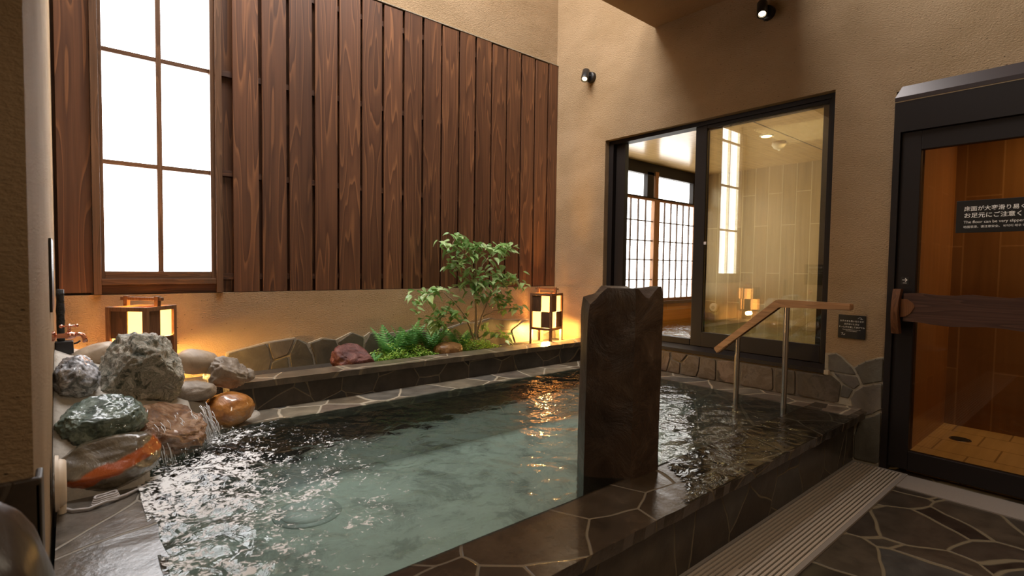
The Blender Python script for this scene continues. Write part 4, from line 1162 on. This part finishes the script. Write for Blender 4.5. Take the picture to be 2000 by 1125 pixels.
rock('rock', 'flat grey green rock wedged under the beige rock', (0.480, 3.16, 0.575), (0.112, 0.10, 0.050), RM['tan'], 91, 0.10, 0.04, [], 0, 4, G_, 0.8, 6)
rock('rock', 'long smooth tan rock behind the small grey and white rock', (0.090, 3.32, 0.775), (0.105, 0.08, 0.056), RM['beige'], 101, 0.08, 0.012, [], 0, 4, G_, 0.9, -22)
rock('rock', 'tiny pale rock between the tan rock and the planter cap', (0.785, 3.33, 0.590), (0.046, 0.045, 0.040), RM['tan'], 111, 0.12, 0.05, [], 0, 4, G_)
rock('rock', 'dark red angular rock lying in the planting bed', (1.585, 3.625, 0.560), (0.168, 0.11, 0.105), RM['red'], 121, 0.10, 0.03, [(-0.2, -0.6, 0.75, 0.62), (0.8, -0.2, 0.6, 0.62)], 0, 5, None, 0.82, 10, 0.09)
rock('rock', 'oval ochre brown rock on the moss beside the little tree', (2.372, 3.60, 0.560), (0.125, 0.085, 0.060), RM['brown'], 131, 0.06, 0.025, [], 0, 5, None, 0.85)
rock('boulder', 'dark brown upright boulder on the near bath corner before the left wall end', (-0.118, 1.20, 0.604), (0.096, 0.12, 0.243), RM['dark'], 141, 0.05, 0.008, [], 0, 5, None, 0.95)

# water running over the flat rock
rnd = random.Random(9)
fwm = MB()
for i in range(110):
    a = rnd.random()
    x0 = 0.20 + 0.34*a; y0 = 2.70 + 0.34*a + rnd.uniform(-.02, .02)
    dx, dy = 0.62, -0.78
    s0 = rnd.uniform(0.0, 0.05); zt = 0.55 - 0.02*abs(a-0.5) - rnd.uniform(0, 0.1)
    ps, rs = [], []
    L_ = rnd.uniform(0.04, 0.12)
    for k in range(5):
        t = k/4
        ps.append((x0+dx*(s0+L_*0.6*t)+rnd.uniform(-.004, .004), y0+dy*(s0+L_*0.6*t)+rnd.uniform(-.004, .004), max(0.362, zt - (zt-0.362)*(t**1.6)*min(1, L_/0.08))))
        rs.append(0.0022*(1-0.5*abs(t-0.5))*rnd.uniform(0.5, 1.2))
    fwm.tube(ps, rs, 5)
for i in range(160):
    a = rnd.random()
    x0 = 0.20+0.34*a + rnd.gauss(0.075, 0.05); y0 = 2.70+0.34*a + rnd.gauss(-0.095, 0.05)
    z = 0.365 + abs(rnd.gauss(0, 0.025)); r_ = rnd.uniform(0.0015, 0.004)
    bmesh.ops.create_icosphere(fwm.bm, subdivisions=1, radius=r_, matrix=Matrix.Translation((x0, y0, z)))
spray = basic('falling_water_streaks', (0.82, 0.84, 0.87), 0.1, spec=0.8)
fo = fwm.build('falling_water', spray, None, True)
tag(fo, 'white streaks and drops of water falling from the flat brown rock', 'water', kind='stuff')

# ------------------------------------------------------------------ tap, pipes, cable at the left
tp = thing('copper_tap', 'polished copper garden tap on the left wall above the rocks', 'tap', (XL, 2.95, 0.925))
def rt(o): return rel(o, tp)
rt(MB().tube([(XL, 2.95, 0.925), (XL+0.008, 2.95, 0.925), (XL+0.014, 2.95, 0.925)], [0.022, 0.022, 0.014], 20).build('wall_flange', M['copper'], tp, angle=40))
rt(MB().tube([(XL+0.01, 2.95, 0.925), (-0.02, 2.95, 0.925), (-0.012, 2.95, 0.925), (0.004, 2.95, 0.925), (0.008, 2.95, 0.925), (0.016, 2.95, 0.925)], [0.010, 0.010, 0.016, 0.016, 0.013, 0.013], 16).build('tap_body', M['copper'], tp, angle=40))
rt(MB().tube([(0.014, 2.95, 0.927), (0.028, 2.95, 0.929), (0.040, 2.95, 0.924), (0.048, 2.95, 0.910), (0.050, 2.95, 0.893)], [0.010, 0.009, 0.009, 0.009, 0.010], 14).build('spout', M['copper'], tp, True))
kh = MB()
kh.tube([(-0.004, 2.95, 0.938), (-0.004, 2.95, 0.966)], 0.006, 10)
kh.tube([(-0.030, 2.95, 0.966), (0.022, 2.95, 0.966)], 0.004, 8); kh.tube([(-0.004, 2.925, 0.966), (-0.004, 2.975, 0.966)], 0.004, 8)
for p in ((-0.030, 2.95), (0.022, 2.95), (-0.004, 2.925), (-0.004, 2.975)):
    bmesh.ops.create_uvsphere(kh.bm, u_segments=10, v_segments=8, radius=0.0075, matrix=Matrix.Translation((p[0], p[1], 0.966)))
rt(kh.build('cross_handle', M['copper'], tp, True))
pp = thing('wrapped_pipe', 'black tape-wrapped riser pipe in the corner behind the copper tap', 'pipe', (-0.03, 3.30, 0.70))
ps = [(-0.034, 3.30, 0.70 + 0.41*i/16) for i in range(17)]
rel(MB().tube([(p[0]+0.003*noise.noise(Vector((0, 0, p[2]*30))), p[1], p[2]) for p in ps], [0.016+0.004*noise.noise(Vector((5, 1, p[2]*60))) for p in ps], 14).build('pipe', M['tape'], pp, True), pp)
rel(box('junction_box', M['black'], XL+0.002, 0.012, 3.27, 3.33, 0.80, 0.862, pp, 0.006), pp)
rel(MB().tube([(0.01, 3.30, 0.845), (0.025, 3.30, 0.848), (0.036, 3.295, 0.858)], 0.004, 8).build('cable_tie', M['tape'], pp, True), pp)
oc = thing('overflow_cap', 'beige round cap on the left wall above the wet ledge', 'cap', (XL, 2.38, 0.475))
rel(MB().tube([(XL+0.012, 2.38, 0.475), (XL+0.020, 2.38, 0.475), (XL+0.038, 2.38, 0.475), (XL+0.042, 2.38, 0.475)], [0.080, 0.082, 0.076, 0.070], 30).build('cap_ring', M['beige'], oc, angle=40), oc)
rel(MB().tube([(XL+0.012, 2.38, 0.475), (XL+0.022, 2.38, 0.475)], [0.095, 0.093], 30).build('flange', M['beige'], oc, angle=40), oc)
rel(MB().tube([(XL+0.028, 2.38, 0.405), (XL+0.028, 2.38, 0.366)], 0.013, 14).build('stub_pipe', M['beige'], oc, angle=40), oc)
cb_ = thing('cable_bundle', 'pale grey coiled cable lying on the wet ledge below the striped rock', 'cable', (0.08, 2.42, 0.365))
def coil(ps, r_): return rel(MB().tube(ps, r_, 8).build('strand', M['grey_cable'], cb_, True), cb_)
coil([(-0.030, 2.40, 0.375), (-0.005, 2.365, 0.372), (0.04, 2.35, 0.371), (0.09, 2.37, 0.376), (0.15, 2.40, 0.374), (0.205, 2.45, 0.372), (0.235, 2.50, 0.362)], 0.0055)
for k in range(4):
    lp = [(0.090+0.040*math.cos(a)*(1-0.06*k), 2.385+0.016*math.sin(a)+0.010*math.cos(a)+0.004*k, 0.373+0.006*k+0.002*math.sin(3*a)) for a in [2*math.pi*i/20 for i in range(21)]]
    coil(lp, 0.0045)

# pale round disc painted as a patch of light on the bath bottom
il = thing('light_patch_disc', 'pale round disc painted as a light patch on the bath bottom near the foam', 'light patch', (0.93, 2.72, -0.05))
MB().tube([(0, 0, 0), (0, 0, 0.02), (0, 0, 0.035)], [0.14, 0.13, 0.09], 32).build('dome', basic('light_patch_pale', (0.66, 0.80, 0.78), 0.5), il, True)
MB().tube([(0, 0, 0.0), (0, 0, 0.008)], [0.17, 0.165], 32).build('flange', basic('light_patch_rim', (0.36, 0.48, 0.46), 0.5), il, True)

# ------------------------------------------------------------------ plants
tr = thing('small_tree', 'small slender green-leaved tree growing in the planting bed', 'tree', (2.70, 3.68, 0.49))
bt = MB()
def P3(x, z, dy=0.0): return Vector((x, 3.68+dy, z))
tips = []
def branch(pts, r0_, r1_):
    n = len(pts); q = []
    for i in range(n-1):
        for t in (0, 0.34, 0.67): q.append(pts[i].lerp(pts[i+1], t) + Vector((0, 0, 0.004*math.sin(i*2+t*6))))
    q.append(pts[-1])
    bt.tube(q, [r0_+(r1_-r0_)*i/(len(q)-1) for i in range(len(q))], 8)
branch([P3(2.704, 0.48), P3(2.708, 0.60), P3(2.712, 0.80), P3(2.70, 1.05), P3(2.705, 1.25), P3(2.75, 1.40, .02)], 0.017, 0.004)
branch([P3(2.706, 0.57), P3(2.63, 0.72, -.02), P3(2.575, 0.815, -.04), P3(2.443, 0.942, -.06), P3(2.34, 1.025, -.06), P3(2.25, 1.03, -.05), P3(2.14, 1.0, -.05)], 0.010, 0.002)
branch([P3(2.575, 0.815, -.04), P3(2.46, 0.85, -.06), P3(2.33, 0.86, -.08), P3(2.26, 0.80, -.08)], 0.005, 0.002)
branch([P3(2.708, 0.62), P3(2.79, 0.80, .02), P3(2.84, 0.90, .03), P3(2.90, 1.03, .03), P3(3.0, 1.10, .02), P3(3.14, 1.11, 0)], 0.010, 0.002)
branch([P3(2.80, 0.80, .02), P3(2.88, 0.85, -.04), P3(3.0, 0.87, -.06), P3(3.14, 0.85, -.06)], 0.006, 0.002)
branch([P3(2.70, 1.05), P3(2.62, 1.17, .02), P3(2.55, 1.20, .03), P3(2.42, 1.255, .02)], 0.007, 0.002)
branch([P3(2.70, 1.12), P3(2.64, 1.28, -.02), P3(2.55, 1.36, -.02), P3(2.44, 1.42, -.02), P3(2.47, 1.48, -.02)], 0.007, 0.002)
branch([P3(2.70, 1.10), P3(2.80, 1.26, 0.03), P3(2.92, 1.38, 0.04), P3(3.05, 1.41, 0.04)], 0.007, 0.002)
branch([P3(2.71, 1.0, -.01), P3(2.80, 1.10, -.04), P3(2.93, 1.16, -.05), P3(3.10, 1.14, -.05), P3(3.22, 1.08, -.05)], 0.006, 0.002)
branch([P3(2.706, 0.52), P3(2.80, 0.60, -.05), P3(2.92, 0.64, -.06), P3(3.0, 0.63, -.06)], 0.004, 0.0015)
rel(bt.build('branches', M['bark'], tr, True), tr)
rnd = random.Random(17)
lfm = bmesh.new()
def leaf(bm, p, d, up, ln, wd_, droop=0.3):
    d = d.normalized(); s = d.cross(up)
    if s.length < 1e-4: s = Vector((1, 0, 0))
    s.normalize(); n_ = s.cross(d).normalized()
    prof = [(0.0, 0.02), (0.12, 0.36), (0.3, 0.50), (0.5, 0.42), (0.72, 0.22), (1.0, 0.0)]
    mid, le, ri = [], [], []
    for t, w_ in prof:
        c = p + d*ln*t - n_*(droop*ln*t*t)
        mid.append(bm.verts.new(c - n_*0.08*wd_*(1 if 0 < t < 1 else 0)))
        if 0 < t < 1:
            le.append(bm.verts.new(c + s*w_*wd_ + n_*0.10*wd_)); ri.append(bm.verts.new(c - s*w_*wd_ + n_*0.10*wd_))
    for i in range(len(prof)-1):
        for sd, fl in ((le, 0), (ri, 1)):
            a = mid[i]; b = mid[i+1]
            c = sd[i-1] if i > 0 else None; e = sd[i] if i < len(sd) else None
            vs = [v for v in (a, b, e, c) if v is not None]
            if len(vs) >= 3:
                bm.faces.new(vs if not fl else vs[::-1])
clusters = [((2.40, 1.42), .10, .05, 16), ((2.50, 1.47), .09, .05, 18), ((2.60, 1.40), .11, .07, 26), ((2.72, 1.42), .10, .06, 20), ((2.95, 1.42), .10, .05, 24), ((3.04, 1.40), .08, .04, 18),
            ((2.85, 1.33), .09, .06, 14), ((2.50, 1.30), .10, .06, 16), ((2.42, 1.25), .07, .03, 5), ((2.62, 1.22), .09, .07, 14), ((2.58, 1.12), .10, .06, 16), ((2.68, 1.10), .10, .07, 22),
            ((2.80, 1.14), .12, .07, 26), ((2.93, 1.17), .11, .06, 24), ((3.05, 1.14), .10, .06, 20), ((3.18, 1.10), .07, .04, 10), ((2.90, 1.02), .10, .07, 18), ((2.72, 0.98), .08, .05, 12), ((3.02, 0.98), .09, .05, 10),
            ((3.05, 0.87), .10, .04, 12), ((3.16, 0.88), .06, .04, 7), ((2.95, 0.90), .07, .05, 8), ((2.15, 1.0), .08, .05, 18), ((2.24, 1.05), .08, .04, 14), ((2.35, 1.06), .06, .03, 8), ((2.08, 0.96), .05, .05, 8),
            ((2.42, 0.88), .08, .04, 14), ((2.32, 0.86), .09, .04, 14), ((2.24, 0.80), .08, .05, 20), ((2.34, 0.78), .08, .05, 14), ((2.52, 0.82), .07, .04, 9), ((2.46, 0.96), .05, .03, 4),
            ((2.88, 0.65), .07, .05, 12), ((2.98, 0.63), .06, .04, 9), ((2.82, 0.76), .05, .04, 4)]
for (cx_, cz_), sx_, sz_, n_ in clusters:
    for i in range(n_):
        p = Vector((cx_+rnd.gauss(0, sx_*0.55), 3.66+rnd.gauss(-0.01, 0.055), cz_+rnd.gauss(0, sz_*0.6)))
        a = rnd.uniform(0, 2*math.pi)
        d = Vector((math.cos(a), math.sin(a)*0.8-0.15, rnd.uniform(-0.75, 0.15)))
        ln = rnd.uniform(0.055, 0.098)
        leaf(lfm, p, d, Vector((rnd.gauss(0, .25), rnd.gauss(-.2, .25), 1)), ln, ln*rnd.uniform(0.55, 0.8), rnd.uniform(0.1, 0.5))
mm = MB(); mm.bm.free(); mm.bm = lfm
rel(mm.build('foliage', M['leaf'], tr), tr)

def fern(label, loc, seed, n_fr, ln0):
    t = thing('fern', label, 'fern', loc, group='ferns in the planting bed')
    rnd = random.Random(seed)
    for i in range(n_fr):
        bm = bmesh.new()
        a = 2*math.pi*i/n_fr + rnd.uniform(-.3, .3)
        ln = ln0*rnd.uniform(0.8, 1.15)
        out = Vector((math.cos(a), math.sin(a)*0.55, 0)).normalized()
        lean = rnd.uniform(0.35, 0.8)
        pts = []
        for k in range(15):
            t_ = k/14
            pts.append(out*ln*lean*(t_**1.3) + Vector((0, 0, ln*(t_ - 0.38*lean*t_*t_))))
        mb2 = MB(); mb2.bm.free(); mb2.bm = bm
        mb2.tube(pts, [0.0022*(1-0.8*k/14) for k in range(15)], 5)
        for k in range(2, 14):
            d = (pts[min(k+1, 14)]-pts[k-1]).normalized()
            s = d.cross(Vector((0, 0, 1)) if abs(d.z) < 0.95 else Vector((0, 1, 0))).normalized()
            wl = ln*0.30*math.sin(math.pi*min(1, 0.22+0.78*k/14.0))**0.9 * (1-0.25*k/14)
            for sd in (-1, 1):
                dd = (s*sd*0.92 + d*0.38).normalized()
                nrm = s.cross(d)
                for sub_ in (0,):
                    leaf(bm, pts[k], dd, nrm, max(0.012, wl), max(0.008, ln*0.060), 0.25)
        mb2.build('frond', M['fern'], t)
    return t
fern('fern with a pale broad frond left of the other ferns', (1.93, 3.74, 0.50), 1, 8, 0.30)
fern('fern with tall upright fronds behind the moss', (2.10, 3.80, 0.50), 2, 8, 0.31)
fern('fern directly behind the oval brown rock', (2.34, 3.80, 0.50), 3, 8, 0.28)
fern('fern close to the foot of the little tree', (2.60, 3.76, 0.50), 4, 8, 0.28)
fern('tiny low fern in front of the dark red rock', (1.68, 3.57, 0.50), 5, 7, 0.12)
rnd = random.Random(23)
gc = bmesh.new()
for i in range(4200):
    x = rnd.uniform(1.72, 2.88); y = rnd.uniform(3.545, 3.82)
    hgt = 0.045 + 0.11*max(0, noise.noise(Vector((x*6, y*6, 3))) + 0.4) * min(1, (x-1.68)*4) * min(1, (2.92-x)*4)
    if abs(x-2.372) < 0.11 and y < 3.66: continue
    z = 0.50 + rnd.uniform(0.2, 1)*hgt
    a = rnd.uniform(0, 6.28)
    leaf(gc, Vector((x, y, z)), Vector((math.cos(a), math.sin(a), rnd.uniform(-.3, .6))), Vector((rnd.gauss(0, .4), rnd.gauss(0, .4), 1)), rnd.uniform(.012, .022), rnd.uniform(.010, .016), 0.2)
mm = MB(); mm.bm.free(); mm.bm = gc
gco = mm.build('ground_cover', M['cover'], None)
tag(gco, 'bright green mossy ground cover along the planter cap', 'ground cover', kind='stuff')
